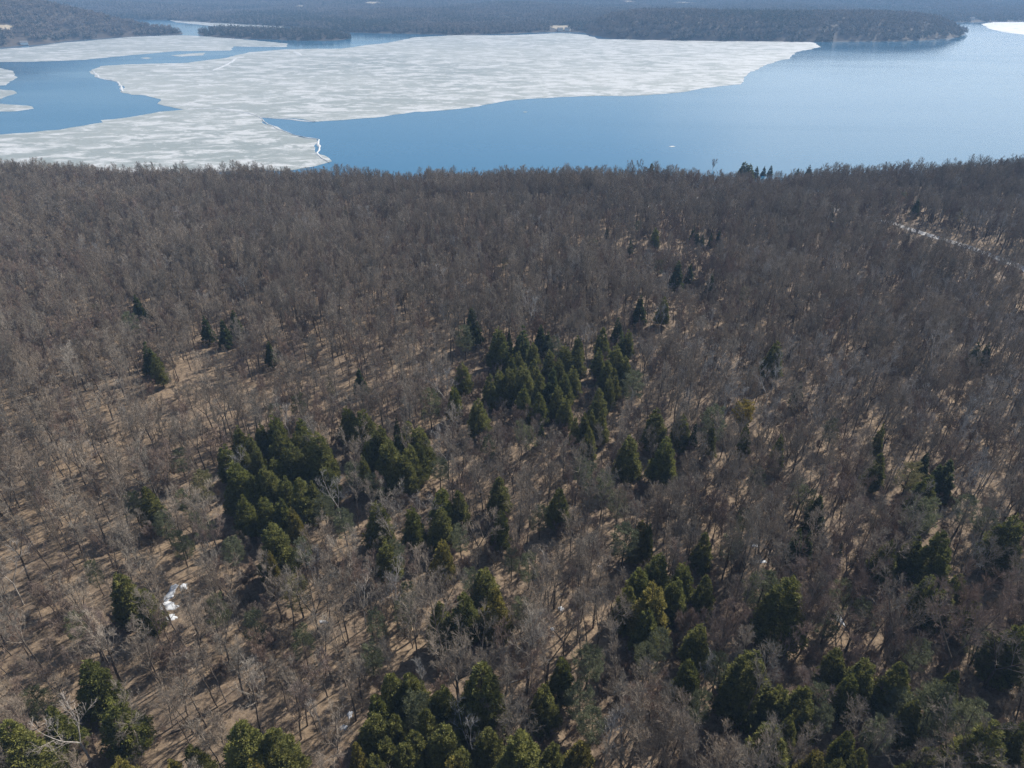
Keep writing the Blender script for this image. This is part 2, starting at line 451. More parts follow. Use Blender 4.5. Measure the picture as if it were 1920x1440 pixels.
hx = np.concatenate([np.arange(-9000, -4000, 200), np.arange(-4000, 4001, 22), np.arange(4200, 9001, 200)])
hy = np.concatenate([np.arange(1500, 3400, 22), np.arange(3400, 6000, 60), np.arange(6000, 9501, 250)])
tag(link('hills', grid_mesh('hills', hx, hy, hill_h, M_HILL)), kind='structure')
def hz(x, y):
    return float(hill_h(np.array([float(x)]), np.array([float(y)]))[0])

def hill_hit(px, py):
    d = ray(px, py)
    t = np.arange(1500, 6500, 12.0)
    z = hill_h(d[0] * t, d[1] * t)
    k = np.argmax(CAMZ + d[2] * t < z)
    return np.array([d[0] * t[k], d[1] * t[k], z[k]])

FIELDS = [(1283, 6, 24, 5), (880, 10, 26, 3), (815, 45, 14, 5), (10, 52, 9, 2), (1050, 52, 20, 4), (1862, 3, 24, 3), (1300, 14, 12, 4), (1180, 4, 14, 3), (700, 6, 18, 3), (560, 14, 14, 3), (1735, 16, 12, 3), (950, 34, 12, 3), (1500, 8, 14, 3)]
field_spots = []
for fx, fy, fw, fh in FIELDS:
    c = hill_hit(fx, fy)
    if c[1] < 1000: continue
    dpt = project(c)[2]
    a = fw * dpt / FPX
    bb = min(a * 2.2, 140)
    ang = np.linspace(0, 2 * math.pi, 29)[:-1]
    rr = 1 + 0.18 * np.sin(ang * 3 + fx) + 0.1 * np.cos(ang * 5 + fy)
    rings = [np.stack([c[0] + a * rr * k * np.cos(ang), c[1] + bb * rr * k * np.sin(ang)], -1) for k in (0.33, 0.66, 1.0)]
    v = np.concatenate([[c[:2]]] + rings)
    z = hill_h(v[:, 0], v[:, 1]) + 1.2
    f3 = [(0, 1 + i, 1 + (i + 1) % 28) for i in range(28)]
    f4 = [(1 + r * 28 + i, 29 + r * 28 + i, 29 + r * 28 + (i + 1) % 28, 1 + r * 28 + (i + 1) % 28) for r in range(2) for i in range(28)]
    tag(link('field', mesh_np('field', np.column_stack([v, z]), [f3, f4], M_FIELD, True)), kind='structure')
    field_spots.append((c[0], c[1], a, bb))

# ------------------------------------------------------------------ tree builders
def tubes(P0, P1, R0, R1, sides, caps=False):
    P0, P1 = np.asarray(P0, float), np.asarray(P1, float)
    n = len(P0)
    if n == 0: return np.zeros((0, 3)), []
    D = P1 - P0; D /= np.linalg.norm(D, axis=1, keepdims=True) + 1e-9
    ref = np.where(np.abs(D[:, 2:3]) < 0.9, [[0, 0, 1.0]], [[1.0, 0, 0]])
    U = np.cross(D, ref); U /= np.linalg.norm(U, axis=1, keepdims=True) + 1e-9
    V = np.cross(D, U)
    a = np.arange(sides) * 2 * math.pi / sides
    C = U[:, None] * np.cos(a)[None, :, None] + V[:, None] * np.sin(a)[None, :, None]
    A = P0[:, None] + C * np.asarray(R0)[:, None, None]
    B = P1[:, None] + C * np.asarray(R1)[:, None, None]
    v = np.concatenate([A, B], 1).reshape(-1, 3)
    k = np.arange(sides); k2 = (k + 1) % sides
    q = np.stack([k, k2, k2 + sides, k + sides], -1)
    f = (np.arange(n)[:, None, None] * 2 * sides + q[None]).reshape(-1, 4)
    return v, f

def spikes(P0, P1, R0):
    """three-sided pointed twigs"""
    P0, P1 = np.asarray(P0, float), np.asarray(P1, float)
    n = len(P0)
    if n == 0: return np.zeros((0, 3)), np.zeros((0, 3), int)
    D = P1 - P0; D /= np.linalg.norm(D, axis=1, keepdims=True) + 1e-9
    ref = np.where(np.abs(D[:, 2:3]) < 0.9, [[0, 0, 1.0]], [[1.0, 0, 0]])
    U = np.cross(D, ref); U /= np.linalg.norm(U, axis=1, keepdims=True) + 1e-9
    V = np.cross(D, U)
    a = np.arange(3) * 2 * math.pi / 3
    A = P0[:, None] + (U[:, None] * np.cos(a)[None, :, None] + V[:, None] * np.sin(a)[None, :, None]) * np.asarray(R0)[:, None, None]
    v = np.concatenate([A, P1[:, None]], 1).reshape(-1, 3)
    q = np.array([[0, 1, 3], [1, 2, 3], [2, 0, 3]])
    return v, (np.arange(n)[:, None, None] * 4 + q[None]).reshape(-1, 3)

class Geo:
    def __init__(s): s.v, s.f3, s.f4, s.n = [], [], [], 0
    def add(s, v, f):
        if len(v) == 0: return
        f = np.asarray(f) + s.n
        (s.f3 if f.shape[1] == 3 else s.f4).append(f)
        s.v.append(v); s.n += len(v)
    def arrays(s):
        f = []
        if s.f3: f.append(np.concatenate(s.f3))
        if s.f4: f.append(np.concatenate(s.f4))
        return np.concatenate(s.v), f

def rot_about(d, ang, az):
    d = d / np.linalg.norm(d)
    ref = np.array([0, 0, 1.0]) if abs(d[2]) < 0.95 else np.array([1.0, 0, 0])
    u = np.cross(d, ref); u /= np.linalg.norm(u); v = np.cross(d, u)
    return d * math.cos(ang) + (u * math.cos(az) + v * math.sin(az)) * math.sin(ang)

def bare_tree(seed, H=16, spread=1.0, fork=0.45, leaders=1, limbs=11, twig=1.0, up=0.35, lean=0.0, trunk_r=0.17):
    """a leafless broadleaf tree: (trunk Geo, crown Geo)"""
    r = np.random.default_rng(seed)
    T, C = Geo(), Geo()
    S = {k: ([], [], [], []) for k in (1, 2, 3, 4)}
    def line(p, d, L, r0, r1, n, trop, wob):
        pts, dirs = [p], [d]
        for i in range(n):
            d = d + r.normal(0, wob, 3) + np.array([0, 0, trop])
            d = d / np.linalg.norm(d)
            p = p + d * L / n
            pts.append(p); dirs.append(d)
        rad = np.linspace(r0, r1, n + 1)
        return np.array(pts), np.array(dirs), rad
    def put(level, pts, rad):
        a = S[level]
        for i in range(len(pts) - 1):
            a[0].append(pts[i]); a[1].append(pts[i + 1]); a[2].append(rad[i]); a[3].append(rad[i + 1])
    d0 = np.array([math.sin(lean), 0, math.cos(lean)])
    stems = []
    if leaders == 1:
        pts, dirs, rad = line(np.array([0, 0, -0.6]), d0, H * 0.92 + 0.6, trunk_r, 0.03, 8, 0.04, 0.05)
        T.add(*tubes(pts[:-1], pts[1:], rad[:-1], rad[1:], 6))
        stems.append((pts, dirs, rad, fork))
    else:
        pts, dirs, rad = line(np.array([0, 0, -0.6]), d0, H * fork + 0.6, trunk_r, trunk_r * 0.75, 4, 0.04, 0.05)
        T.add(*tubes(pts[:-1], pts[1:], rad[:-1], rad[1:], 6))
        a0 = r.uniform(0, 6.28)
        for k in range(leaders):
            d = rot_about(dirs[-1], r.uniform(0.28, 0.5) * spread, a0 + k * 6.28 / leaders + r.uniform(-0.4, 0.4))
            p2, dd2, rd2 = line(pts[-1], d, H * (0.95 - fork) * r.uniform(0.85, 1.05), rad[-1] * 0.72, 0.03, 6, 0.10, 0.07)
            T.add(*tubes(p2[:-1], p2[1:], rd2[:-1], rd2[1:], 5))
            stems.append((p2, dd2, rd2, 0.12))
    per = max(4, int(limbs / len(stems)))
    for pts, dirs, rad, f0 in stems:
        n = len(pts) - 1
        az = r.uniform(0, 6.28)
        for i in range(per):
            t = f0 + (0.97 - f0) * (i + r.uniform(0.1, 0.9)) / per
            k = min(int(t * n), n - 1); u = t * n - k
            p = pts[k] * (1 - u) + pts[k + 1] * u
            d = dirs[k + 1]; rb = rad[k] * (1 - u) + rad[k + 1] * u
            az += 2.4 + r.uniform(-0.5, 0.5)
            rel = (t - f0) / (1 - f0)
            L = H * (0.30 - 0.17 * rel) * r.uniform(0.75, 1.2) * spread * (0.75 if leaders > 1 else 1)
            d1 = rot_about(d, r.uniform(0.6, 1.05) - 0.25 * rel, az)
            lp, ld, lr = line(p, d1, L, max(rb * 0.55, 0.03), 0.014, 4, up * 0.35, 0.12)
            put(1, lp, lr)
            nb = r.integers(5, 8)
            for j in range(nb):
                tb = 0.22 + 0.78 * (j + r.uniform(0.1, 0.9)) / nb
                kb = min(int(tb * 4), 3); ub = tb * 4 - kb
                pb = lp[kb] * (1 - ub) + lp[kb + 1] * ub
                d2 = rot_about(ld[kb + 1], r.uniform(0.5, 0.95), r.uniform(0, 6.28)); d2[2] += 0.15
                Lb = L * r.uniform(0.34, 0.6) * (1.15 - 0.5 * tb)
                bp, bd, br = line(pb, d2, Lb, 0.026, 0.010, 2, up * 0.4, 0.16)
                put(2, bp, br)
                ntw = max(2, int(r.integers(4, 7) * twig))
                for q in range(ntw):
                    tt = 0.2 + 0.8 * (q + r.uniform()) / ntw
                    kq = min(int(tt * 2), 1); uq = tt * 2 - kq
                    pq = bp[kq] * (1 - uq) + bp[kq + 1] * uq
                    d3 = rot_about(bd[kq + 1], r.uniform(0.4, 0.9), r.uniform(0, 6.28)); d3[2] += 0.2
                    d3 /= np.linalg.norm(d3)
                    Lq = r.uniform(0.45, 1.0) * (0.5 + 0.5 * spread)
                    e = pq + d3 * Lq
                    S[3][0].append(pq); S[3][1].append(e); S[3][2].append(0.019); S[3][3].append(0.005)
                    for w in range(max(2, int(5 * twig))):
                        pw = pq + d3 * Lq * r.uniform(0.25, 0.95)
                        d4 = rot_about(d3, r.uniform(0.4, 0.9), r.uniform(0, 6.28)); d4[2] += 0.15
                        S[4][0].append(pw); S[4][1].append(pw + d4 * r.uniform(0.25, 0.6)); S[4][2].append(0.016); S[4][3].append(0)
    C.add(*tubes(*S[1], 4))
    C.add(*tubes(*S[2], 3))
    C.add(*spikes(S[3][0], S[3][1], S[3][2]))
    C.add(*spikes(S[4][0], S[4][1], S[4][2]))
    return T, C

def sprays(P, D, L, W, r):
    """small folded needle sprays: two-faced keeled kites along D"""
    n = len(P)
    D = D / (np.linalg.norm(D, axis=1, keepdims=True) + 1e-9)
    U = np.cross(D, r.normal(0, 1, (n, 3))); U /= np.linalg.norm(U, axis=1, keepdims=True) + 1e-9
    N = np.cross(D, U)
    L = L[:, None]; W = W[:, None]
    v = np.stack([P, P + D * L * 0.5 + U * W + N * W * 0.35, P + D * L, P + D * L * 0.5 - U * W + N * W * 0.35], 1).reshape(-1, 3)
    q = np.array([[0, 1, 2], [0, 2, 3]])
    return v, (np.arange(n)[:, None, None] * 4 + q[None]).reshape(-1, 3)

def conifer(seed, kind='hemlock', H=14.0, Rc=3.0, boughs=330, per=58):
    r = np.random.default_rng(seed)
    T, C = Geo(), Geo()
    n = 7
    z = np.linspace(-0.6, H * 0.97, n + 1)
    off = np.cumsum(r.normal(0, 0.05, (n + 1, 2)), 0)
    pts = np.column_stack([off, z]); rad = np.linspace(0.2, 0.02, n + 1)
    T.add(*tubes(pts[:-1], pts[1:], rad[:-1], rad[1:], 6))
    base = {'hemlock': 0.10, 'spruce': 0.12, 'pine': 0.34, 'yellow': 0.30}[kind]
    u = r.uniform(0, 1, boughs)
    t = 1 - np.sqrt(u) if kind != 'pine' else u
    t = np.clip(t, 0.0, 0.995)
    az = r.uniform(0, 6.28, boughs)
    if kind == 'hemlock':   prof = np.minimum(1.0, (1 - t) ** 0.74 * 1.10) * np.minimum(1, 0.74 + t * 2.2)
    elif kind == 'spruce':  prof = (1 - t) ** 0.95
    elif kind == 'yellow':  prof = np.sqrt(np.clip(1 - (2 * t - 0.9) ** 2 * 0.75, 0.02, 1)) * 0.9
    else:                   prof = np.sqrt(np.clip(1 - (1.6 * t - 0.6) ** 2, 0.03, 1))
    lobes = 0.86 + 0.2 * np.sin(az * 3 + t * 9 + seed) * np.sin(t * 14 + az * 2 + seed * 2) + r.uniform(-0.14, 0.12, boughs)
    rr = Rc * prof * lobes
    zb = H * (base + (1 - base) * t)
    ax = np.interp(zb, z, off[:, 0]); ay = np.interp(zb, z, off[:, 1])
    out = np.column_stack([np.cos(az), np.sin(az), np.zeros(boughs)])
    tilt = {'hemlock': 0.05, 'spruce': -0.12, 'pine': 0.25, 'yellow': 0.5}[kind] + 0.75 * t ** 3
    tip = np.column_stack([ax, ay, zb]) + out * rr[:, None]; tip[:, 2] += rr * tilt
    root = np.column_stack([ax, ay, zb - 0.12 * rr])
    C.add(*tubes(root, root + (tip - root) * 0.85, np.full(boughs, 0.035), np.full(boughs, 0.012), 3))
    s = r.uniform(0.30 if kind != 'pine' else 0.55, 1.02, (boughs, per)) ** (0.65 if kind != 'pine' else 1.0)
    B = (tip - root)[:, None]
    P = root[:, None] + B * s[..., None]
    wid = (rr * (0.20 if kind != 'spruce' else 0.15) + 0.14)[:, None] * (1.15 - 0.75 * s)
    side = np.cross(out, [0, 0, 1.0])[:, None]
    P = P + side * (r.normal(0, 1, s.shape) * wid)[..., None] + np.array([0, 0, 1.0]) * (r.normal(0, 0.6, s.shape) * wid + (0.10 if kind == 'hemlock' else 0) * np.sin(s * 3.1) * rr[:, None] * 0.5)[..., None]
    D = B / (np.linalg.norm(B, axis=2, keepdims=True) + 1e-9) + r.normal(0, 0.55, P.shape) + np.array([0, 0, 0.18 if kind != 'spruce' else 0.0])
    P = P.reshape(-1, 3); D = D.reshape(-1, 3)
    k = len(P)
    C.add(*sprays(P, D, r.uniform(0.20, 0.42, k), r.uniform(0.05, 0.092, k) * (0.8 if kind == 'pine' else 1.15), r))
    # leader
    m = 24
    Pt = np.column_stack([np.full(m, off[-1, 0]), np.full(m, off[-1, 1]), r.uniform(H * 0.93, H * 1.0, m)])
    C.add(*sprays(Pt, r.normal(0, 0.5, (m, 3)) + [0, 0, 0.8], r.uniform(0.25, 0.5, m), np.full(m, 0.08), r))
    return T, C

def two_mesh(name, T, C, mt, mc):
    return (mesh_np('trunk', *T.arrays(), mt), mesh_np('crown', *C.arrays(), mc))

def joined(name, T, C, mt, mc):
    v1, f1 = T.arrays(); v2, f2 = C.arrays()
    fs, mi = [], []
    for f in f1: fs.append(f); mi.append(np.zeros(len(f)))
    for f in f2: fs.append(f + len(v1)); mi.append(np.ones(len(f)))
    return mesh_np(name, np.concatenate([v1, v2]), fs, None, False, [mt, mc], np.concatenate(mi))

# ---- leafless kinds: (form word, tone word, parameters, bark, twigs, height)
BARE = [
    ('tall', 'grey-brown', dict(seed=1, H=17, spread=0.9, fork=0.45, limbs=13), M_BARK, M_TWIG),
    ('spreading', 'grey-brown', dict(seed=2, H=15, spread=1.2, fork=0.32, leaders=3, limbs=15, up=0.25), M_BARK, M_TWIG),
    ('slender', 'grey-brown', dict(seed=3, H=16, spread=0.62, fork=0.5, limbs=11, twig=0.9, trunk_r=0.12), M_BARK, M_TWIG),
    ('forked', 'grey-brown', dict(seed=4, H=16, spread=0.95, fork=0.4, leaders=2, limbs=14), M_BARK, M_TWIG),
    ('round-topped', 'reddish-brown', dict(seed=5, H=13, spread=1.0, fork=0.35, leaders=3, limbs=15, twig=1.25, trunk_r=0.13), M_BARK, M_TWIG_RED),
    ('narrow', 'reddish-brown', dict(seed=6, H=14, spread=0.65, fork=0.3, limbs=12, twig=1.2, trunk_r=0.11), M_BARK, M_TWIG_RED),
    ('gnarled', 'dark grey', dict(seed=7, H=15, spread=1.25, fork=0.38, leaders=2, limbs=12, up=0.1, trunk_r=0.22), M_BARK_DARK, M_TWIG),
    ('leaning', 'grey-brown', dict(seed=8, H=15, spread=0.85, fork=0.42, limbs=11, lean=0.16), M_BARK, M_TWIG),
    ('many-stemmed', 'grey-brown', dict(seed=9, H=11, spread=0.95, fork=0.06, leaders=5, limbs=20, twig=1.0, trunk_r=0.12), M_BARK, M_TWIG),
    ('open-crowned', 'pale grey', dict(seed=10, H=16, spread=1.1, fork=0.4, leaders=2, limbs=12, twig=0.75), M_BARK_PALE, M_TWIG_PALE),
    ('slim', 'pale grey', dict(seed=12, H=15, spread=0.6, fork=0.45, limbs=10, twig=0.6, trunk_r=0.11), M_BARK_PALE, M_TWIG_PALE),
    ('bushy', 'reddish-brown', dict(seed=13, H=8, spread=1.0, fork=0.05, leaders=6, limbs=20, twig=1.2, trunk_r=0.07), M_BARK, M_TWIG_RED),
    ('young thin', 'grey-brown', dict(seed=14, H=8, spread=0.55, fork=0.3, limbs=9, twig=0.7, trunk_r=0.05), M_BARK, M_TWIG),
]
W_BARE = np.array([14, 9, 16, 11, 8, 10, 5, 8, 8, 2.0, 1.6, 6, 12]); W_BARE /= W_BARE.sum()
bare_parts, forest_col = [], bpy.data.collections.new('forest_forms')
for form, tone, kw, mb, mt in BARE:
    T, C = bare_tree(**{**kw, 'trunk_r': kw.get('trunk_r', 0.17) * 1.2})
    bare_parts.append(two_mesh('bare_tree', T, C, mb, mt))
    forest_col.objects.link(bpy.data.objects.new('bare_tree_form', joined('bare_tree_form', T, C, mb, mt)))

CON = {
    'h': [two_mesh('h', *conifer(101 + i, 'hemlock', 14, 3.1), M_BARK_DARK, M_HEM) for i in range(6)],
    's': [two_mesh('s', *conifer(201 + i, 'spruce', 15, 2.5, 230, 60), M_BARK_DARK, M_SPR) for i in range(3)],
    'p': [two_mesh('p', *conifer(301 + i, 'pine', 15, 2.9, 90, 64), M_BARK_DARK, M_PINE) for i in range(3)],
    'y': [two_mesh('y', *conifer(401, 'yellow', 11, 2.6, 130, 70), M_BARK_DARK, M_YEL)],
}
CON_SIZE = {'h': (14, 3.1), 's': (15, 2.5), 'p': (15, 2.9), 'y': (11, 2.6)}

# ------------------------------------------------------------------ evergreens, one by one: (top x, top y, crown width, kind, tone) read off the photograph
EVERGREENS = """
252 553 24 s0|178 572 12 p3|240 588 26 p3|381 593 26 s0|415 600 26 s0|436 582 24 s1|271 641 32 s0|288 662 26 h1|502 640 24 s0
671 692 26 s0|617 709 14 p1|556 742 26 p1|510 758 24 p3|443 798 32 h1|485 793 30 h1|512 778 42 h0|562 784 42 h0|521 807 42 h1|553 808 34 h1|590 808 56 h1
417 832 38 h0|449 834 26 h1|477 834 30 h1|548 831 46 h1|592 852 30 h1|438 863 54 h0|511 858 38 h0|495 872 46 h1|375 888 38 p2|610 872 36 h0|556 897 50 h1|546 950 30 h2|507 978 62 h1
648 762 36 h0|679 765 46 h1|710 797 46 h1|742 784 18 s0|765 792 46 h1|787 798 44 h1|726 823 54 h1|767 833 42 h1|687 825 28 h0|679 852 24 h1|696 892 30 p1|703 940 48 h1|722 1012 42 h1|740 1022 34 p3|805 737 36 p1
830 915 46 h0|770 950 38 h0|827 952 46 h1|828 1010 40 h2|858 919 38 h1
885 575 36 s0|933 613 38 h0|955 622 16 s0|980 610 40 s1|1014 609 26 s0|1028 622 24 s0|1039 636 26 p3|1059 645 34 h1|1031 655 28 h1|1085 628 24 h0|1087 652 26 h1|1075 686 32 h1|972 657 24 h1|960 664 22 h0|982 680 36 h1|955 687 36 h1|866 676 32 h1|918 702 28 h1|850 722 26 h0|895 746 38 h1|1036 692 42 s0|1010 735 32 h0|870 612 30 p3|1060 700 30 h0
1160 595 24 s0|1132 615 26 h0|1180 618 24 h0|1166 630 26 s0|1158 645 38 h1|1140 675 30 h1|1174 667 30 h1|1143 706 24 h1|1202 554 28 s0|1247 556 24 h0|1190 700 36 p3
1122 728 32 h1|1062 742 28 h1|1132 766 24 h1|1098 772 22 h1|1080 780 20 h1|1105 800 28 h1|1111 765 18 h1|1232 764 42 h1|1182 816 48 h1|1015 783 16 s0|975 790 20 p1
1252 820 48 h0|1283 777 36 h1|1305 792 16 s0|1342 768 42 p3|1337 796 26 h1|1399 757 34 y1|1402 792 22 h0|1466 815 24 h0|1503 715 22 s0|1459 640 36 h0|1112 872 40 p3
1202 976 36 h2|1218 977 22 h0|1172 986 48 p3|1325 998 38 h1|1512 915 34 p0|1538 930 40 s0|1500 990 30 s0|1523 995 26 s0
1657 795 20 h0|1655 850 34 h0|1740 850 28 s0|1712 870 36 p2|1745 890 50 h0|1787 862 44 s1|1765 872 38 s0|1738 938 48 p1|1772 995 62 h0|1675 1014 46 h1|1805 1077 48 h0|1750 1080 54 h0|1838 1118 32 h1|1912 965 64 h0|1580 1015 18 s1|1567 790 28 p3
272 912 40 h1|240 925 26 p1|218 1075 54 h1|264 1102 44 h1|330 845 32 p3|168 1055 24 p1|340 920 28 p1
503 1033 24 h2|553 1086 44 p2|760 1095 30 p1|934 895 40 h1|940 955 34 h0|1050 915 42 h1|908 1062 48 h1|880 1070 34 p3|958 1030 26 p3
820 1130 46 h1|870 1112 56 h0|932 1104 58 h2|977 1126 38 p1
1240 1039 56 h0|1282 1055 46 h0|1200 1065 54 h0|1228 1092 66 h2|1232 1066 34 h1|1327 1078 42 h1|1437 1079 56 p1|1485 1080 84 h1|1316 1171 50 h1|1296 1236 50 h0|1415 1216 88 h1|1318 1302 36 p3
1575 1214 50 h1|1630 1234 62 h1|1690 1240 62 h1|1797 1260 50 h1|1763 1298 66 p1|1838 1325 54 p1|1870 1352 92 h1|1914 1352 60 h0|1510 1290 64 h1|1468 1286 58 h1|1487 1338 36 h1|1455 1357 78 h1|1535 1405 52 h2|1593 1370 46 h0|1618 1402 48 h1|1915 1172 68 h0|1880 1216 36 p2|1695 1436 56 h1|1552 1330 34 p3
1054 1232 46 h0|1104 1216 50 p3|1022 1284 50 h1|1092 1290 48 p3|1090 1393 66 h2
726 1264 66 h1|765 1262 58 h1|697 1339 72 h1|740 1340 50 h1|827 1287 62 h1|904 1245 92 h1|780 1312 54 p1|830 1360 74 h1|774 1372 58 h1|760 1391 62 h1|668 1392 42 h2|700 1413 50 h1|916 1368 64 h1|978 1373 90 h1|1040 1394 60 h1|852 1419 62 h2
452 1358 96 h1|505 1372 76 h1|470 1425 56 h2|355 1395 48 h1|318 1424 44 h2|214 1422 56 h2|14 1352 92 h1|160 1240 66 h0|205 1312 70 h0|95 1325 56 h0
1223 305 18 s0|1234 319 16 s0|1253 312 18 s0|1397 303 26 h0|1408 307 20 h0|1420 312 16 s0|1434 312 13 s0|1447 310 14 s0|1497 315 12 s0|1519 309 15 s0
1138 427 11 s0|1198 415 11 p3|1230 427 18 h0|1183 450 12 s0|1113 450 18 p3|1309 432 13 s1|1318 440 13 s1|1335 436 10 s1|1350 432 13 s0|1302 425 12 s0|1273 489 28 s0|1295 495 18 s0|1236 489 16 p3|1336 513 20 s0|1398 538 16 p0
1836 642 26 s0|1856 642 22 s0|1685 327 12 s0|1802 335 18 h0|1697 362 14 p1|1722 374 16 s0|1800 400 12 p2|1563 390 9 s0|1549 322 9 s0|646 386 9 s0|948 484 12 p3|30 372 9 p3
245 932 34 p3|332 1002 34 p1|372 962 32 p3|432 1012 34 p3|562 1182 36 p1|602 932 34 p3|702 1152 34 p3|752 1132 32 p1|692 1212 36 p3|862 987 30 p3|992 1042 32 p3|1012 952 30 p3|1092 862 32 p3|1132 892 34 p1|1242 1182 36 p3|1376 1002 34 p3|1402 962 30 p1|1562 1142 40 p3|1582 1092 36 p1|1622 1132 38 p3
1352 1232 40 p3|1112 1332 46 p3|1216 1212 38 p1|1652 1352 46 p3|1692 1302 42 p3|1732 1202 40 p3|1852 1182 42 p1|1862 962 36 p3|1822 932 36 p3|1502 902 32 p1|1422 882 30 p3|1542 1292 42 p3|132 1152 34 p1|62 1292 44 p1|562 1012 34 p3|642 962 34 p3|662 872 30 p3|822 862 30 p3|912 822 28 p3|992 802 28 p1|302 962 32 p3|472 1152 36 p3|402 1122 36 p1|1162 922 34 p3
465 815 32 h1|535 838 33 h1|575 818 35 h1|606 836 35 h1|432 892 39 h1|470 892 40 h0|530 892 40 h0|452 928 40 h0|492 930 39 h0|582 902 39 h1|524 934 37 h0
700 815 37 h0|745 815 37 h0|716 852 40 h1|758 852 39 h1|784 830 37 h0|945 642 28 h0|1000 642 28 h1|1048 672 30 h1|1002 674 30 h1|936 692 28 h1|1012 702 32 h1|1046 722 30 h1|982 722 30 h0|1124 652 25 h0|1152 692 28 h1
1600 1262 44 h0|1722 1312 46 h1|1580 1424 53 h1|1750 1402 55 h1|1270 1082 46 h0|1182 1102 46 h1|1216 1142 49 h0|1782 1102 46 h1|1722 1002 42 h0
800 1332 55 h1|872 1322 55 h1|722 1382 51 h1|862 1402 56 h1|952 1422 62 h1|1012 1440 56 h1|702 1302 53 h0
"""
TONES = {'0': ('dark', (0.90, 0.94, 0.80)), '1': ('olive', (1.0, 1.0, 0.95)), '2': ('yellow-green', (1.28, 1.1, 0.9)), '3': ('grey-green', (0.9, 0.92, 0.95))}
KINDS = {'h': ('hemlock_tree', 'bushy', 'hemlock'), 's': ('spruce_tree', 'pointed', 'spruce'), 'p': ('pine_tree', 'loose', 'pine'), 'y': ('larch_tree', 'golden', 'larch')}
# what one finds at a place in the photograph: (x0, y0, x1, y1, words)
PLACES = [
    (1200, 290, 1270, 345, 'on the ridge beside the tall bare silhouettes'),
    (1380, 290, 1560, 345, 'on the dark ridge dip before the lake'),
    (1290, 420, 1365, 450, 'in the tight row on the far slope'),
    (1560, 300, 1920, 410, 'high on the shaded far slope'),
    (1080, 345, 1420, 545, 'on the far slope beyond the central stand'),
    (0, 345, 960, 500, 'deep in the far brown wood'),
    (1800, 630, 1900, 660, 'in the dark pair on the grey slope'),
    (0, 540, 640, 720, 'on the brown slope above the left clump'),
    (400, 720, 625, 1000, 'in the dense clump on the left'),
    (636, 740, 800, 910, 'in the compact clump near the dense left one'),
    (840, 560, 1105, 745, 'in the central stand'),
    (1105, 545, 1262, 715, 'in the group right of the central stand'),
    (780, 715, 1200, 830, 'below the central stand'),
    (1200, 750, 1485, 870, 'around the golden larch'),
    (1420, 630, 1600, 830, 'among the thin trunks of the grey slope'),
    (640, 880, 790, 1060, 'in the bare wood below the compact clump'),
    (790, 880, 1070, 1080, 'in the middle of the bare wood'),
    (780, 1085, 1000, 1160, 'in the dark clump above the bottom clump'),
    (1100, 860, 1345, 1110, 'in the bushy clump right of the clearing'),
    (1270, 1060, 1520, 1310, 'among the tall dark cones at lower right'),
    (1480, 900, 1600, 1030, 'near the shaded snow streaks'),
    (1640, 780, 1920, 1140, 'in the scattered group at the right edge'),
    (0, 830, 370, 1130, 'around the bright snow patch'),
    (360, 880, 640, 1110, 'below the dense left clump'),
    (1000, 1200, 1115, 1300, 'in the mixed trees right of the bottom clump'),
    (630, 1235, 1115, 1440, 'in the big clump at the bottom'),
    (0, 1225, 560, 1440, 'on the tan slope in the bottom corner'),
    (1420, 1165, 1920, 1440, 'in the bottom right stand'),
    (700, 1085, 790, 1120, 'beside the dark clump above the bottom clump'),
]
def place_of(x, y):
    for a, b, c, d, w in PLACES:
        if a <= x < c and b <= y < d: return w
    return 'alone in the bare wood'
ORD = ['leftmost', 'second from left', 'third from left', 'fourth from left', 'fifth from left', 'sixth from left', 'seventh from left', 'eighth from left', 'ninth from left', 'tenth from left', 'eleventh from left', 'twelfth from left', 'thirteenth from left', 'fourteenth from left', 'fifteenth from left', 'sixteenth from left', 'seventeenth from left', 'eighteenth from left', 'nineteenth from left', 'twentieth from left', 'twenty-first from left', 'twenty-second from left', 'twenty-third from left', 'twenty-fourth from left']

ever = []
for line_ in EVERGREENS.strip().replace('\n', '|').split('|'):
    a = line_.split()
    x, y, w, k, tn = float(a[0]), float(a[1]), float(a[2]), a[3][0], a[3][1]
    h = 14.0
    for _ in range(4):                       # the tree stands on the ground with its top on the sight line
        pos, t = ground_hit(x, y, h)
        dpt = project(pos + [0, 0, h])[2]
        wm = w * dpt / FPX
        H0, R0 = CON_SIZE[k]
        asp = {'h': 2.4, 's': 2.3, 'p': 2.4, 'y': 1.9}[k]
        h = min(max(wm * asp * (1.0 if y > 400 else 0.9), (12.0 if k == 'h' else 9.5) if y > 500 else (8.0 if y > 350 else 5.5)), 20.0)
    ever.append(dict(x=x, y=y, w=w, k=k, tone=tn, pos=pos, h=h, wm=wm, place=place_of(x, y), d=dpt))
groups = {}
for e in ever:
    e['size'] = 'small' if e['wm'] < 4.6 else ('broad' if e['wm'] > 6.6 else 'mid-sized')
    groups.setdefault((e['place'], e['k'], e['tone'], e['size']), []).append(e)
tree_n = 0
for key, lst in groups.items():
    lst.sort(key=lambda e: e['x'])
    for i, e in enumerate(lst):
        nm, form, kd = KINDS[e['k']]
        tone = '' if e['k'] == 'y' else TONES[e['tone']][0] + ' '
        o_ = '' if len(lst) == 1 else (', rightmost' if i == len(lst) - 1 else ', ' + ORD[min(i, 23)])
        e['label'] = f"{e['size']} {tone}{form} {kd}{o_} {e['place']}"
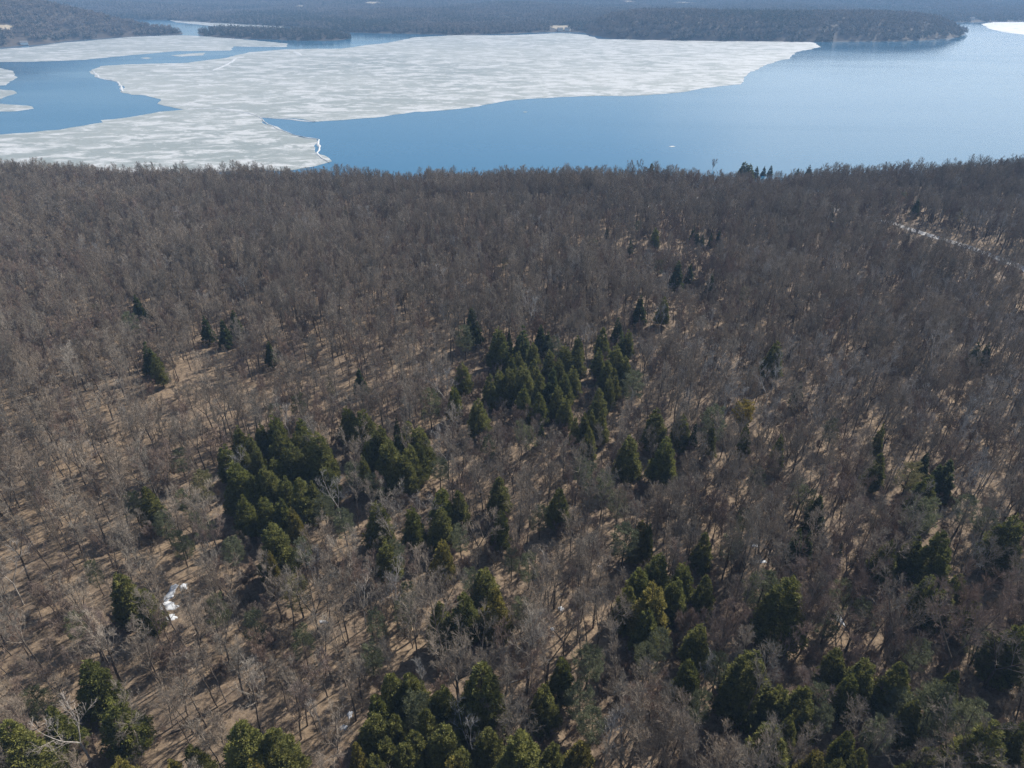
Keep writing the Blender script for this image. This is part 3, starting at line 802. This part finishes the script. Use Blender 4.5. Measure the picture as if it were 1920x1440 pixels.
for i, e in enumerate(ever):
    nm, form, kd = KINDS[e['k']]
    protos = CON[e['k']]
    tm, cm = protos[(i * 7 + int(e['x'])) % len(protos)]
    root = link(nm, None)
    tag(root, e['label'], 'tree', 'evergreens standing in the bare wood')
    root.location = e['pos']
    H0, R0 = CON_SIZE[e['k']]
    sxy = e['wm'] / (2 * R0) * (1.36 if e['k'] == 'h' else 1.3)
    root.scale = (sxy, sxy, e['h'] / H0)
    root.rotation_euler = (0, 0, rng.uniform(0, 6.28))
    c = TONES[e['tone']][1]; v = rng.uniform(0.85, 1.15)
    for n_, me in (('trunk', tm), ('crown', cm)):
        o = link(n_, me, root)
        o.color = (c[0] * v, c[1] * v, c[2] * v, 1) if n_ == 'crown' else (1, 1, 1, 1)

# ------------------------------------------------------------------ road, snow, logs
road_px = [(1180, 388), (1215, 386), (1260, 376), (1330, 372), (1450, 378), (1560, 392), (1640, 410), (1770, 450), (1850, 476), (1920, 505), (2020, 548)]
rp = np.array([ground_hit(*p)[0][:2] for p in road_px])
tt = np.linspace(0, len(rp) - 1, 160)
road = np.column_stack([np.interp(tt, np.arange(len(rp)), rp[:, 0]), np.interp(tt, np.arange(len(rp)), rp[:, 1])])
for _ in range(6): road[1:-1] = 0.25 * road[:-2] + 0.5 * road[1:-1] + 0.25 * road[2:]
tg = np.gradient(road, axis=0); tg /= np.linalg.norm(tg, axis=1, keepdims=True)
nr = np.column_stack([-tg[:, 1], tg[:, 0]])
offs = np.array([-2.5, -1.25, 0, 1.25, 2.5])
V = (road[:, None] + nr[:, None] * offs[None, :, None]).reshape(-1, 2)
zc = gz(V[:, 0], V[:, 1]) + 0.16
i_ = (np.arange(159)[:, None] * 5 + np.arange(4)[None]).ravel()
tag(link('road', mesh_np('road', np.column_stack([V, zc]), np.stack([i_, i_ + 1, i_ + 6, i_ + 5], -1), M_ROAD, True)), kind='structure')

SNOW = [(320, 1112, 18, 30, 'long bright snow patch'), (304, 1138, 58, 20, 'largest bright snow patch, streaked by trunk shadows'), (316, 1158, 36, 11, 'bright snow strip below the largest patch'), (344, 1100, 13, 13, 'small snow patch above the largest bright one'),
        (1425, 1053, 24, 7, 'shaded blue-white snow patch among grey trees'), (1418, 1022, 18, 10, 'shaded snow streak above the blue-white patch'), (1575, 1162, 12, 26, 'tall shaded snow streak beside the bare grey crown'),
        (1125, 1064, 10, 8, 'snow patch at the clearing edge by broken branches'), (1052, 1142, 12, 10, 'speckled snow patch below the clearing'), (1036, 1180, 8, 7, 'tiny snow patch below the speckled one'),
        (656, 1340, 10, 14, 'snow patch against the bottom hemlock clump'), (644, 1364, 16, 9, 'flat snow patch at the foot of the bottom clump'), (606, 1166, 18, 6, 'thin snow strip under the big grey crown'), (1598, 1108, 8, 12, 'small shaded snow spot above the tall streak'), (1572, 1006, 7, 6, 'tiny snow spot by the thin leaning spruce')]
snow_xy = []
for k, (x, y, w, h, lab) in enumerate(SNOW):
    p, t = ground_hit(x, y)
    d = project(p)[2]
    a = w * d / FPX / 2; b = h * d / FPX / 2 / math.sin(PITCH + math.atan((y - 720) / FPX))
    ang = np.linspace(0, 2 * math.pi, 41)[:-1]
    rs = np.random.default_rng(900 + k)
    rr = 1 + sum(rs.uniform(-0.16, 0.16) * np.cos(ang * q + rs.uniform(0, 6.28)) for q in (2, 3, 4, 5, 7, 9))
    v, fs = [], []
    for q, (sc, hh) in enumerate(((1.0, -0.03), (0.93, 0.07), (0.7, 0.12), (0.35, 0.15))):
        X = p[0] + a * rr * sc * np.cos(ang); Y = p[1] + b * rr * sc * np.sin(ang)
        v.append(np.column_stack([X, Y, gz(X, Y) + hh + 0.02 * np.sin(X * 3) * np.sin(Y * 4)]))
        if q:
            j = np.arange(40); fs.append(np.stack([(q - 1) * 40 + j, (q - 1) * 40 + (j + 1) % 40, q * 40 + (j + 1) % 40, q * 40 + j], -1))
    v.append(np.array([[p[0], p[1], float(gz(p[0], p[1])) + 0.17]]))
    j = np.arange(40)
    tri = np.stack([120 + j, 120 + (j + 1) % 40, np.full(40, 160)], -1)
    tag(link('snow_patch', mesh_np('snow_patch', np.concatenate(v), [tri, np.concatenate(fs)], M_SNOW, True)), lab, 'snow patch', 'last snow lying in the wood')
    snow_xy.append((p[0], p[1], max(a, b)))

LOGS = [((322, 1374), (364, 1356), 0.24, 'thick fallen log on the tan slope below the snow'), ((560, 1330), (600, 1300), 0.26, 'fallen trunk with long shadow above the bottom hemlocks'), ((195, 832), (215, 825), 0.22, 'short fallen log on the open brown slope'),
        ((1818, 978), (1860, 985), 0.2, 'fallen pole lying across the right-hand opening'), ((1140, 1062), (1176, 1078), 0.14, 'pale broken trunk beside the clearing snow'), ((950, 1283), (992, 1268), 0.13, 'pale curved dead limb beside the tall bottom hemlock')]
for k, (pa, pb, rad, lab) in enumerate(LOGS):
    a, b = ground_hit(*pa)[0], ground_hit(*pb)[0]
    n = 7
    P = a[None] + (b - a)[None] * np.linspace(0, 1, n + 1)[:, None]
    P[:, 0] += 0.25 * np.sin(np.linspace(0, 3.1, n + 1)) ; P[:, 2] = gz(P[:, 0], P[:, 1]) + rad * 0.75
    g = Geo(); rd = np.linspace(rad, rad * 0.45, n + 1)
    g.add(*tubes(P[:-1], P[1:], rd[:-1], rd[1:], 8))
    g.add(*spikes([P[0], P[-1]], [P[0] - (P[1] - P[0]) * 0.12, P[-1] + (P[-1] - P[-2]) * 0.5], [rad, rd[-1]]))
    pale = lab.startswith('pale')
    root = tag(link('fallen_log', mesh_np('fallen_log', *g.arrays(), M_BARK_PALE if pale else M_BARK)), lab, 'log')
    g = Geo(); rs = np.random.default_rng(50 + k)
    A, B = [], []
    for q in range(5):
        s = P[rs.integers(2, n)]
        A.append(s); B.append(s + rs.normal(0, 0.7, 3) + [0, 0, 0.9])
    g.add(*spikes(A, B, np.full(5, rad * 0.3)))
    link('branch_stubs', mesh_np('branch_stubs', *g.arrays(), M_BARK_PALE if pale else M_BARK), root)

# ------------------------------------------------------------------ bare wood
DENS = np.array([
    [.95, .95, .95, .95, .95, .95, .95, .95],
    [.95, .95, .92, .95, .92, .9, .9, .9],
    [.76, .70, .66, .76, .84, .88, .9, .92],
    [.55, .5, .48, .7, .8, .86, .82, .78],
    [.50, .48, .7, .85, .88, .82, .66, .6],
    [.42, .55, .85, .8, .9, .85, .76, .62],
    [.42, .75, .9, .85, .6, .88, .86, .7],
    [.42, .70, .8, .85, .72, .85, .92, .9],
    [.42, .50, .6, .7, .9, .85, .88, .92],
    [.46, .42, .45, .7, .92, .9, .85, .85]])
def dens_at(px, py):
    fx = np.clip(px / 240 - 0.5, 0, 6.999); fy = np.clip((py - 340) / 120, 0, 8.999)
    i, j = fx.astype(int), fy.astype(int); u, v = fx - i, fy - j
    return (DENS[j, i] * (1 - u) + DENS[j, i + 1] * u) * (1 - v) + (DENS[j + 1, i] * (1 - u) + DENS[j + 1, i + 1] * u) * v

cand = []
Y = 18.0
while Y < 566:
    step = 3.1 + 1.0 * min(max((Y - 120) / 330, 0), 1)
    half = 0.95 * Y + 95
    X = np.arange(-half, half, step)
    cand.append(np.column_stack([X + rng.uniform(-0.45, 0.45, len(X)) * step, Y + rng.uniform(-0.45, 0.45, len(X)) * step]))
    Y += step
cand = np.concatenate(cand)
z = gz(cand[:, 0], cand[:, 1])
px, py, dp = project(np.column_stack([cand, z + 7]))
clump = 0.16 * vnoise(cand[:, 0], cand[:, 1], 22, 77) + 0.10 * vnoise(cand[:, 0], cand[:, 1], 9, 78)
keep = (rng.uniform(0, 1, len(cand)) < dens_at(px, py) + clump) & (z > LAKE + 1.0)
EV = np.array([(e['pos'][0], e['pos'][1], e['wm']) for e in ever])
for ex, ey, ew in EV:
    keep &= np.hypot(cand[:, 0] - ex, cand[:, 1] - ey) > 0.40 * ew + 0.5
cx_, cy_, cd_ = project(np.column_stack([cand, z + 9]))
low_, top_ = project(np.column_stack([cand, z + 4]))[1], project(np.column_stack([cand, z + 14]))
luck = rng.uniform(0, 1, len(cand))
shrub = np.zeros(len(cand), bool)
for e in ever:                                # only low brush grows close in front of an evergreen
    hid = (np.abs(0.5 * (cx_ + top_[0]) - e['x']) < 0.8 * e['w'] + 4) & (low_ > e['y']) & (top_[1] < e['y'] + 1.7 * e['w']) & (cd_ < e['d'] + 2)
    if e['y'] < 345: continue
    shrub |= hid & (luck < (0.92 if e['k'] != 'p' else 0.5))
for sx, sy, sr in snow_xy:
    keep &= np.hypot(cand[:, 0] - sx, cand[:, 1] - sy) > min(sr * 0.8, 2.2)
for q in SNOW[:4] + SNOW[7:10]:
    keep &= ~((np.abs(cx_ - q[0]) < q[2] * 0.6 + 7) & (cy_ > q[1] - 48) & (cy_ < q[1] + 24) & (luck < 0.9))
rpx, rpy, _ = project(np.column_stack([road, gz(road[:, 0], road[:, 1])]))
for qx, qy in zip(rpx[::2], rpy[::2]):        # the road shows through a thinned strip of wood
    if qx > 1690:
        keep &= ~((np.abs(cx_ - qx) < 9) & (cy_ < qy + 6) & (cy_ > qy - 33) & (luck < 0.97) & (cand[:, 1] < 430))
for q in road[::2]:
    keep &= np.hypot(cand[:, 0] - q[0], cand[:, 1] - q[1]) > 3.9
shrub = shrub[keep]
cand, z, px, py, dp = cand[keep], z[keep], px[keep], py[keep], dp[keep]
n = len(cand)
pidx = rng.choice(len(BARE), n, p=W_BARE)
# reddish thickets and brushy places
red = vnoise(cand[:, 0], cand[:, 1], 40, 91) > 0.45
pidx = np.where(red & (rng.uniform(0, 1, n) < 0.5), rng.choice([4, 5, 11], n), pidx)
stand = vnoise(cand[:, 0] + 0.3 * cand[:, 1], cand[:, 1], 55, 95) + 0.35 * vnoise(cand[:, 0], cand[:, 1], 20, 96)
pale_ = (stand > 0.38) & (cand[:, 0] > -40) & (cand[:, 1] > 110) & (rng.uniform(0, 1, n) < 0.3)
pidx = np.where(pale_, rng.choice([9, 9, 10, 1], n), pidx)
even = (stand < -0.35) & (rng.uniform(0, 1, n) < 0.6)
pidx = np.where(even, rng.choice([0, 2, 2, 3, 5], n), pidx)
scl = rng.uniform(0.70, 1.0, n) * (1 + 0.14 * vnoise(cand[:, 0], cand[:, 1], 35, 93))
scl = np.where(rng.uniform(0, 1, n) < 0.05, scl * 1.28, scl)
scl = scl * (1 + 0.14 * sstep(-30, 20, cand[:, 0]) * sstep(170, 90, cand[:, 1]))
rid = cand[:, 1] > 360
pidx = np.where(rid & (rng.uniform(0, 1, n) < 0.75), rng.choice([1, 3, 4, 8, 0], n), pidx)
scl = np.where(rid, np.clip(scl, 0.74, 0.95) * (1 + 0.16 * vnoise(cand[:, 0], cand[:, 1], 22, 99)), scl)
pidx = np.where(shrub, rng.choice([8, 11, 11, 12], n), pidx)
scl = np.where(shrub, rng.uniform(0.34, 0.6, n), scl)
rotz = rng.uniform(0, 6.28, n)

# trees that stand out in the photograph: (base x, base y, form index, scale, label)
NOTABLE = [
    (1012, 1150, 10, 1.05, 'tall thin pale birch with white forked top in the clearing'),
    (992, 1140, 2, 1.0, 'slender straight trunk beside the white-topped birch in the clearing'),
    (640, 990, 9, 0.95, 'pale grey tree with bright limbs below the dense left clump'),
    (455, 925, 9, 0.8, 'white-limbed small tree inside the dense left clump'),
    (600, 1195, 1, 1.15, 'big round grey tree standing over the thin snow strip'),
    (180, 1440, 9, 1.05, 'pale many-limbed tree in front of the bottom corner pines'),
    (275, 1400, 6, 1.0, 'dark forked tree with twisted limbs on the tan slope'),
    (800, 1335, 10, 0.9, 'small white-branched tree wedged among the bottom hemlocks'),
    (880, 1440, 9, 0.85, 'pale bare tree poking between the bottom hemlocks'),
    (320, 1165, 3, 1.05, 'dark two-stemmed tree growing out of the bright snow'),
    (1235, 640, 9, 0.9, 'bright pale crown beside two dark evergreens'),
    (1520, 700, 9, 1.0, 'pale spreading crown right of the lone dark hemlock'),
    (1285, 600, 9, 0.8, 'silvery round crown on the red-brown slope'),
    (1310, 1310, 10, 0.8, 'white forked snag in front of the tall dark cones'),
    (1180, 330, 4, 1.08, 'round bare silhouette standing above the ridge before the lake'),
    (1196, 330, 4, 1.08, 'second round bare silhouette on the ridge before the lake'),
    (1335, 328, 4, 1.08, 'tall bare silhouette alone on the ridge before the lake'),
    (690, 1140, 4, 1.0, 'red-brown dome of twigs right of the big round grey tree'),
    (1650, 1225, 1, 1.2, 'wide purple-grey crown above the row of three hemlocks'),
    (430, 1240, 1, 1.1, 'broad light grey tree right of the tan slope'),
]
fixed = []
for x, y, ki, s, lab in NOTABLE:
    p, t = ground_hit(x, y)
    fixed.append((p, ki, s * 0.88, lab))
    far_ = np.hypot(cand[:, 0] - p[0], cand[:, 1] - p[1]) > 1.8
    cand, z, px, py, dp, pidx, scl, rotz = [a[far_] for a in (cand, z, px, py, dp, pidx, scl, rotz)]
n = len(cand)
# the 280 that show largest become trees of their own, the rest is one forest
hgt = np.array([b[2]['H'] for b in BARE])
inview = (px > 0) & (px < 1920) & (py > 0) & (py < 1440)
size = np.where(inview, hgt[pidx] * scl / dp, 0)
order = np.argsort(-size)
single = np.zeros(n, bool); single[order[:280]] = True

TALL = 1.15
BARE_PLACES = [(0, 1000, 240, 1220, 'on the tan slope left of the snow'), (0, 1220, 240, 1441, 'around the pines in the bottom corner'), (240, 1220, 420, 1441, 'near the fallen log on the tan slope'),
               (240, 1000, 420, 1220, 'close around the bright snow patch'), (420, 1000, 640, 1230, 'near the big round grey tree'), (420, 1230, 640, 1441, 'between the two bottom hemlock clumps'),
               (640, 1000, 800, 1240, 'left of the dark upper clump'), (800, 1000, 1000, 1240, 'around the dark upper clump'), (640, 1240, 880, 1441, 'among the bottom hemlocks, left half'), (880, 1240, 1110, 1441, 'among the bottom hemlocks, right half'),
               (1000, 1000, 1160, 1240, 'in the clearing of thin trunks'), (1110, 1240, 1400, 1441, 'in the grey thicket past the bottom clump'), (1160, 1000, 1400, 1240, 'around the bushy right-centre clump'),
               (1400, 1000, 1640, 1240, 'around the tallest dark cone'), (1640, 1000, 1921, 1240, 'under the right edge evergreens'), (1400, 1240, 1640, 1441, 'among the bottom right hemlocks'), (1640, 1240, 1921, 1441, 'in the bottom right corner')]
def bare_place(x, y):
    for a, b, c, d, w in BARE_PLACES:
        if a <= x < c and b <= y < d: return w
    return 'in the wood above the snow line'
items = [dict(p=np.array([cand[i, 0], cand[i, 1], z[i]]), k=int(pidx[i]), s=scl[i], r=rotz[i], x=px[i], y=py[i], label=None) for i in np.where(single)[0]]
bg_ = {}
for it in items:
    it['size'] = 'tall' if it['s'] > 0.93 else ('low' if it['s'] < 0.81 else 'middling')
    bg_.setdefault((bare_place(it['x'], it['y']), it['k'], it['size']), []).append(it)
for (pl, k, sz), lst in bg_.items():
    lst.sort(key=lambda q: q['x'])
    form, tone = BARE[k][0], BARE[k][1]
    if form == 'tall': form, sz = 'straight', sz
    for i, it in enumerate(lst):
        o_ = '' if len(lst) == 1 else (', rightmost' if i == len(lst) - 1 else ', ' + ORD[min(i, 23)])
        it['label'] = f'{sz} {form} {tone} bare tree{o_} {pl}'
for p, k, s, lab in fixed:
    items.append(dict(p=p, k=k, s=s, r=rng.uniform(0, 6.28), label=lab))
for it in items:
    root = link('bare_tree', None)
    tag(root, it['label'], 'tree', 'leafless trees near the viewer')
    root.location = it['p']; root.rotation_euler = (0, 0, it['r']); root.scale = (it['s'], it['s'], it['s'] * TALL)
    tm, cm = bare_parts[it['k']]
    link('trunk', tm, root); link('crown', cm, root)

# ------------------------------------------------------------------ masses nobody could count: instanced
def scatter(name, pts, rot, sca, idx, col, tall=1.0):
    me = bpy.data.meshes.new(name)
    me.vertices.add(len(pts)); me.vertices.foreach_set('co', np.asarray(pts, np.float32).ravel())
    for nm, ty, val in (('rotz', 'FLOAT', rot), ('size', 'FLOAT', sca), ('form', 'INT', idx)):
        a = me.attributes.new(nm, ty, 'POINT'); a.data.foreach_set('value', np.asarray(val, np.float32 if ty == 'FLOAT' else np.int32))
    o = link(name, me); tag(o, kind='stuff')
    g = bpy.data.node_groups.new(name, 'GeometryNodeTree')
    g.interface.new_socket('Geometry', in_out='INPUT', socket_type='NodeSocketGeometry')
    g.interface.new_socket('Geometry', in_out='OUTPUT', socket_type='NodeSocketGeometry')
    N, L = g.nodes, g.links
    gi, go = N.new('NodeGroupInput'), N.new('NodeGroupOutput')
    ci = N.new('GeometryNodeCollectionInfo'); ci.inputs['Collection'].default_value = col
    ci.inputs['Separate Children'].default_value = True; ci.inputs['Reset Children'].default_value = True
    ip = N.new('GeometryNodeInstanceOnPoints'); ip.inputs['Pick Instance'].default_value = True
    def attr(nm, ty):
        q = N.new('GeometryNodeInputNamedAttribute'); q.data_type = ty; q.inputs['Name'].default_value = nm; return q.outputs['Attribute']
    cx = N.new('ShaderNodeCombineXYZ'); L.new(attr('rotz', 'FLOAT'), cx.inputs['Z'])
    L.new(gi.outputs[0], ip.inputs['Points']); L.new(ci.outputs[0], ip.inputs['Instance'])
    L.new(attr('form', 'INT'), ip.inputs['Instance Index']); L.new(cx.outputs[0], ip.inputs['Rotation'])
    sc3 = N.new('ShaderNodeCombineXYZ'); sz_ = attr('size', 'FLOAT')
    up_ = N.new('ShaderNodeMath'); up_.operation = 'MULTIPLY'; up_.inputs[1].default_value = tall; L.new(sz_, up_.inputs[0])
    L.new(sz_, sc3.inputs[0]); L.new(sz_, sc3.inputs[1]); L.new(up_.outputs[0], sc3.inputs[2]); L.new(sc3.outputs[0], ip.inputs['Scale']); L.new(ip.outputs[0], go.inputs[0])
    md = o.modifiers.new('scatter', 'NODES'); md.node_group = g
    return o

rest = ~single
fo = scatter('forest', np.column_stack([cand, z])[rest], rotz[rest], scl[rest], pidx[rest], forest_col, TALL)
tag(fo, 'grey-brown leafless wood covering the slope down to the lake', kind='stuff')
ub = cand[(cand[:, 1] < 330)]
ub = np.repeat(ub, 2, 0) + rng.normal(0, 2.6, (2 * len(ub), 2))
uk = np.ones(len(ub), bool)
for sx, sy, sr in snow_xy: uk &= np.hypot(ub[:, 0] - sx, ub[:, 1] - sy) > sr * 1.2 + 1
ub = ub[uk & (rng.uniform(0, 1, len(ub)) < 0.55)]
un = scatter('undergrowth', np.column_stack([ub, gz(ub[:, 0], ub[:, 1])]), rng.uniform(0, 6.28, len(ub)), rng.uniform(0.16, 0.42, len(ub)), rng.choice([11, 12, 12, 8], len(ub)), forest_col)
tag(un, 'thin bare saplings and brush between the trunks', kind='stuff')
print('forest', rest.sum(), 'evergreens', len(ever), 'single', len(items))

# far woods on the hills: small patches of coarse crowns
far_col = bpy.data.collections.new('far_forms')
def far_patch(seed, con, S=26, nt_=14):
    r = np.random.default_rng(seed)
    V_, F_, MI, nv = [], [], [], 0
    for i in range(nt_):
        c = np.array([r.uniform(-S / 2, S / 2), r.uniform(-S / 2, S / 2), -1.5])
        if r.uniform() < con:
            h = r.uniform(12, 21); rad = r.uniform(2.2, 3.6); m = 34
            t = 1 - np.sqrt(r.uniform(0, 1, m)); a = r.uniform(0, 6.28, m)
            P = np.column_stack([np.cos(a) * rad * (1 - t), np.sin(a) * rad * (1 - t), h * (0.1 + 0.9 * t)]) + c
            s = 1.1 + (1 - t) * 0.9; mi = 1
        else:
            h = r.uniform(11, 17); rad = r.uniform(2.8, 4.6); m = 40
            d = r.normal(0, 1, (m, 3)); d /= np.linalg.norm(d, axis=1, keepdims=True); d *= r.uniform(0.5, 1, (m, 1))
            P = d * [rad, rad, h * 0.34] + c + [0, 0, h * 0.66]
            s = np.full(m, 1.25); mi = 0
        o3 = r.normal(0, 1, (m, 3, 3)) * s[:, None, None] * 0.75
        V_.append((P[:, None] + o3).reshape(-1, 3)); F_.append(nv + np.arange(m * 3).reshape(-1, 3)); nv += m * 3; MI.append(np.full(m, mi))
    return mesh_np('far_wood_form', np.concatenate(V_), np.concatenate(F_), None, False, [M_FAR_BARE, M_FAR_CON], np.concatenate(MI))
for i, con in enumerate((0.04, 0.12, 0.25, 0.6, 0.95)):
    far_col.objects.link(bpy.data.objects.new('far_wood_form', far_patch(600 + i, con)))

gx, gy = np.meshgrid(np.arange(-3600, 3600, 24.0), np.arange(1560, 5200, 24.0))
gx, gy = gx.ravel() + rng.uniform(-9, 9, gx.size), gy.ravel() + rng.uniform(-9, 9, gy.size)
ok = (np.abs(gx) < 0.82 * gy + 150) & ((gy < 3600) | (rng.uniform(0, 1, len(gx)) < 0.8))
gx, gy = gx[ok], gy[ok]
h_ = hill_h(gx, gy)
ok = h_ > LAKE + 0.6
for cx_, cy_, a_, b_ in field_spots:
    ok &= ((gx - cx_) / (a_ + 6)) ** 2 + ((gy - cy_) / (b_ + 10)) ** 2 > 1
for qx, qy in ((1050, 58.5), (1064, 57.5), (46, 84), (1822, 37)):
    hp = hill_hit(qx, qy)
    ok &= (np.abs(gx - hp[0]) > 26) | (gy > hp[1] + 18) | (gy < hp[1] - 70)
gx, gy, h_ = gx[ok], gy[ok], h_[ok]
isl = sdist(island, gx, gy) > -20
mix = 0.45 + 0.6 * vnoise(gx, gy, 240, 61) + 0.25 * vnoise(gx, gy, 70, 62) + 0.35 * (h_ < LAKE + 9)
f_ = np.clip(np.digitize(mix, [0.30, 0.55, 0.85, 1.1]), 0, 4)
f_ = np.where(isl, 3 + (rng.uniform(0, 1, len(gx)) < 0.6), f_)
fw = scatter('far_woods', np.column_stack([gx, gy, h_]), rng.uniform(0, 6.28, len(gx)), rng.uniform(0.85, 1.1, len(gx)), f_, far_col)
tag(fw, 'blue hazy woods covering the hills beyond the lake', kind='stuff')
print('far', len(gx))

M_WALL = mat_simple('white_boards', (0.70, 0.69, 0.66), (0.80, 0.79, 0.76), 0.5)
M_ROOF = mat_simple('grey_roof', (0.16, 0.15, 0.15), (0.24, 0.23, 0.22), 0.5)
for hx_, hy_, hr_, lab in ((1050, 58.5, 0.3, 'small white house on the far shore at the ice edge, left of two'), (1064, 57.5, -0.2, 'small white house on the far shore at the ice edge, right of two'),
                           (46, 84, 0.6, 'tiny pale cottage at the foot of the wooded headland'), (1822, 37, 0.1, 'tiny white house behind the bright ice of the far bay')):
    p = hill_hit(hx_, hy_)
    root = tag(link('house', None), lab, 'house', 'houses along the far shore')
    root.location = (p[0], p[1], p[2] - 0.4); root.rotation_euler = (0, 0, hr_)
    a, b, h = 8.0, 5.0, 5.2
    v = [(-a, -b, 0), (a, -b, 0), (a, b, 0), (-a, b, 0), (-a, -b, h), (a, -b, h), (a, b, h), (-a, b, h), (-a, 0, h + 3.6), (a, 0, h + 3.6)]
    link('wall', mesh_np('wall', np.array(v, float), [np.array([(4, 7, 8), (6, 5, 9)]), np.array([(0, 1, 5, 4), (1, 2, 6, 5), (2, 3, 7, 6), (3, 0, 4, 7)])], M_WALL), root)
    v = [(-a - .5, -b - .6, h - .3), (a + .5, -b - .6, h - .3), (a + .5, 0, h + 3.75), (-a - .5, 0, h + 3.75), (a + .5, b + .6, h - .3), (-a - .5, b + .6, h - .3)]
    v += [(q[0], q[1], q[2] + 0.35) for q in v]
    link('roof', mesh_np('roof', np.array(v, float), np.array([(0, 3, 2, 1), (3, 5, 4, 2), (6, 7, 8, 9), (9, 8, 10, 11), (0, 1, 7, 6), (4, 5, 11, 10), (1, 2, 8, 7), (2, 4, 10, 8), (3, 0, 6, 9), (5, 3, 9, 11)]), M_ROOF), root)
    far_keep = (p[0], p[1])
# ------------------------------------------------------------------ air
def haze_box():
    x0, x1, y0, y1, z0, z1 = -9200, 9200, -700, 9700, LAKE - 7.5, 150
    v = [(x, y, z) for z in (z0, z1) for y in (y0, y1) for x in (x0, x1)]
    f = [(0, 2, 3, 1), (4, 5, 7, 6), (0, 1, 5, 4), (2, 6, 7, 3), (0, 4, 6, 2), (1, 3, 7, 5)]
    m = bpy.data.materials.new('haze_air'); m.use_nodes = True
    nn = m.node_tree.nodes; nn.remove(nn['Principled BSDF'])
    pv = nn.new('ShaderNodeVolumePrincipled')
    pv.inputs['Color'].default_value = (0.37, 0.62, 1.0, 1)
    pv.inputs['Density'].default_value = 0.00016
    m.node_tree.links.new(pv.outputs[0], nn['Material Output'].inputs['Volume'])
    tag(link('haze', mesh_np('haze', np.array(v, float), np.array(f), m)), kind='stuff')
haze_box()
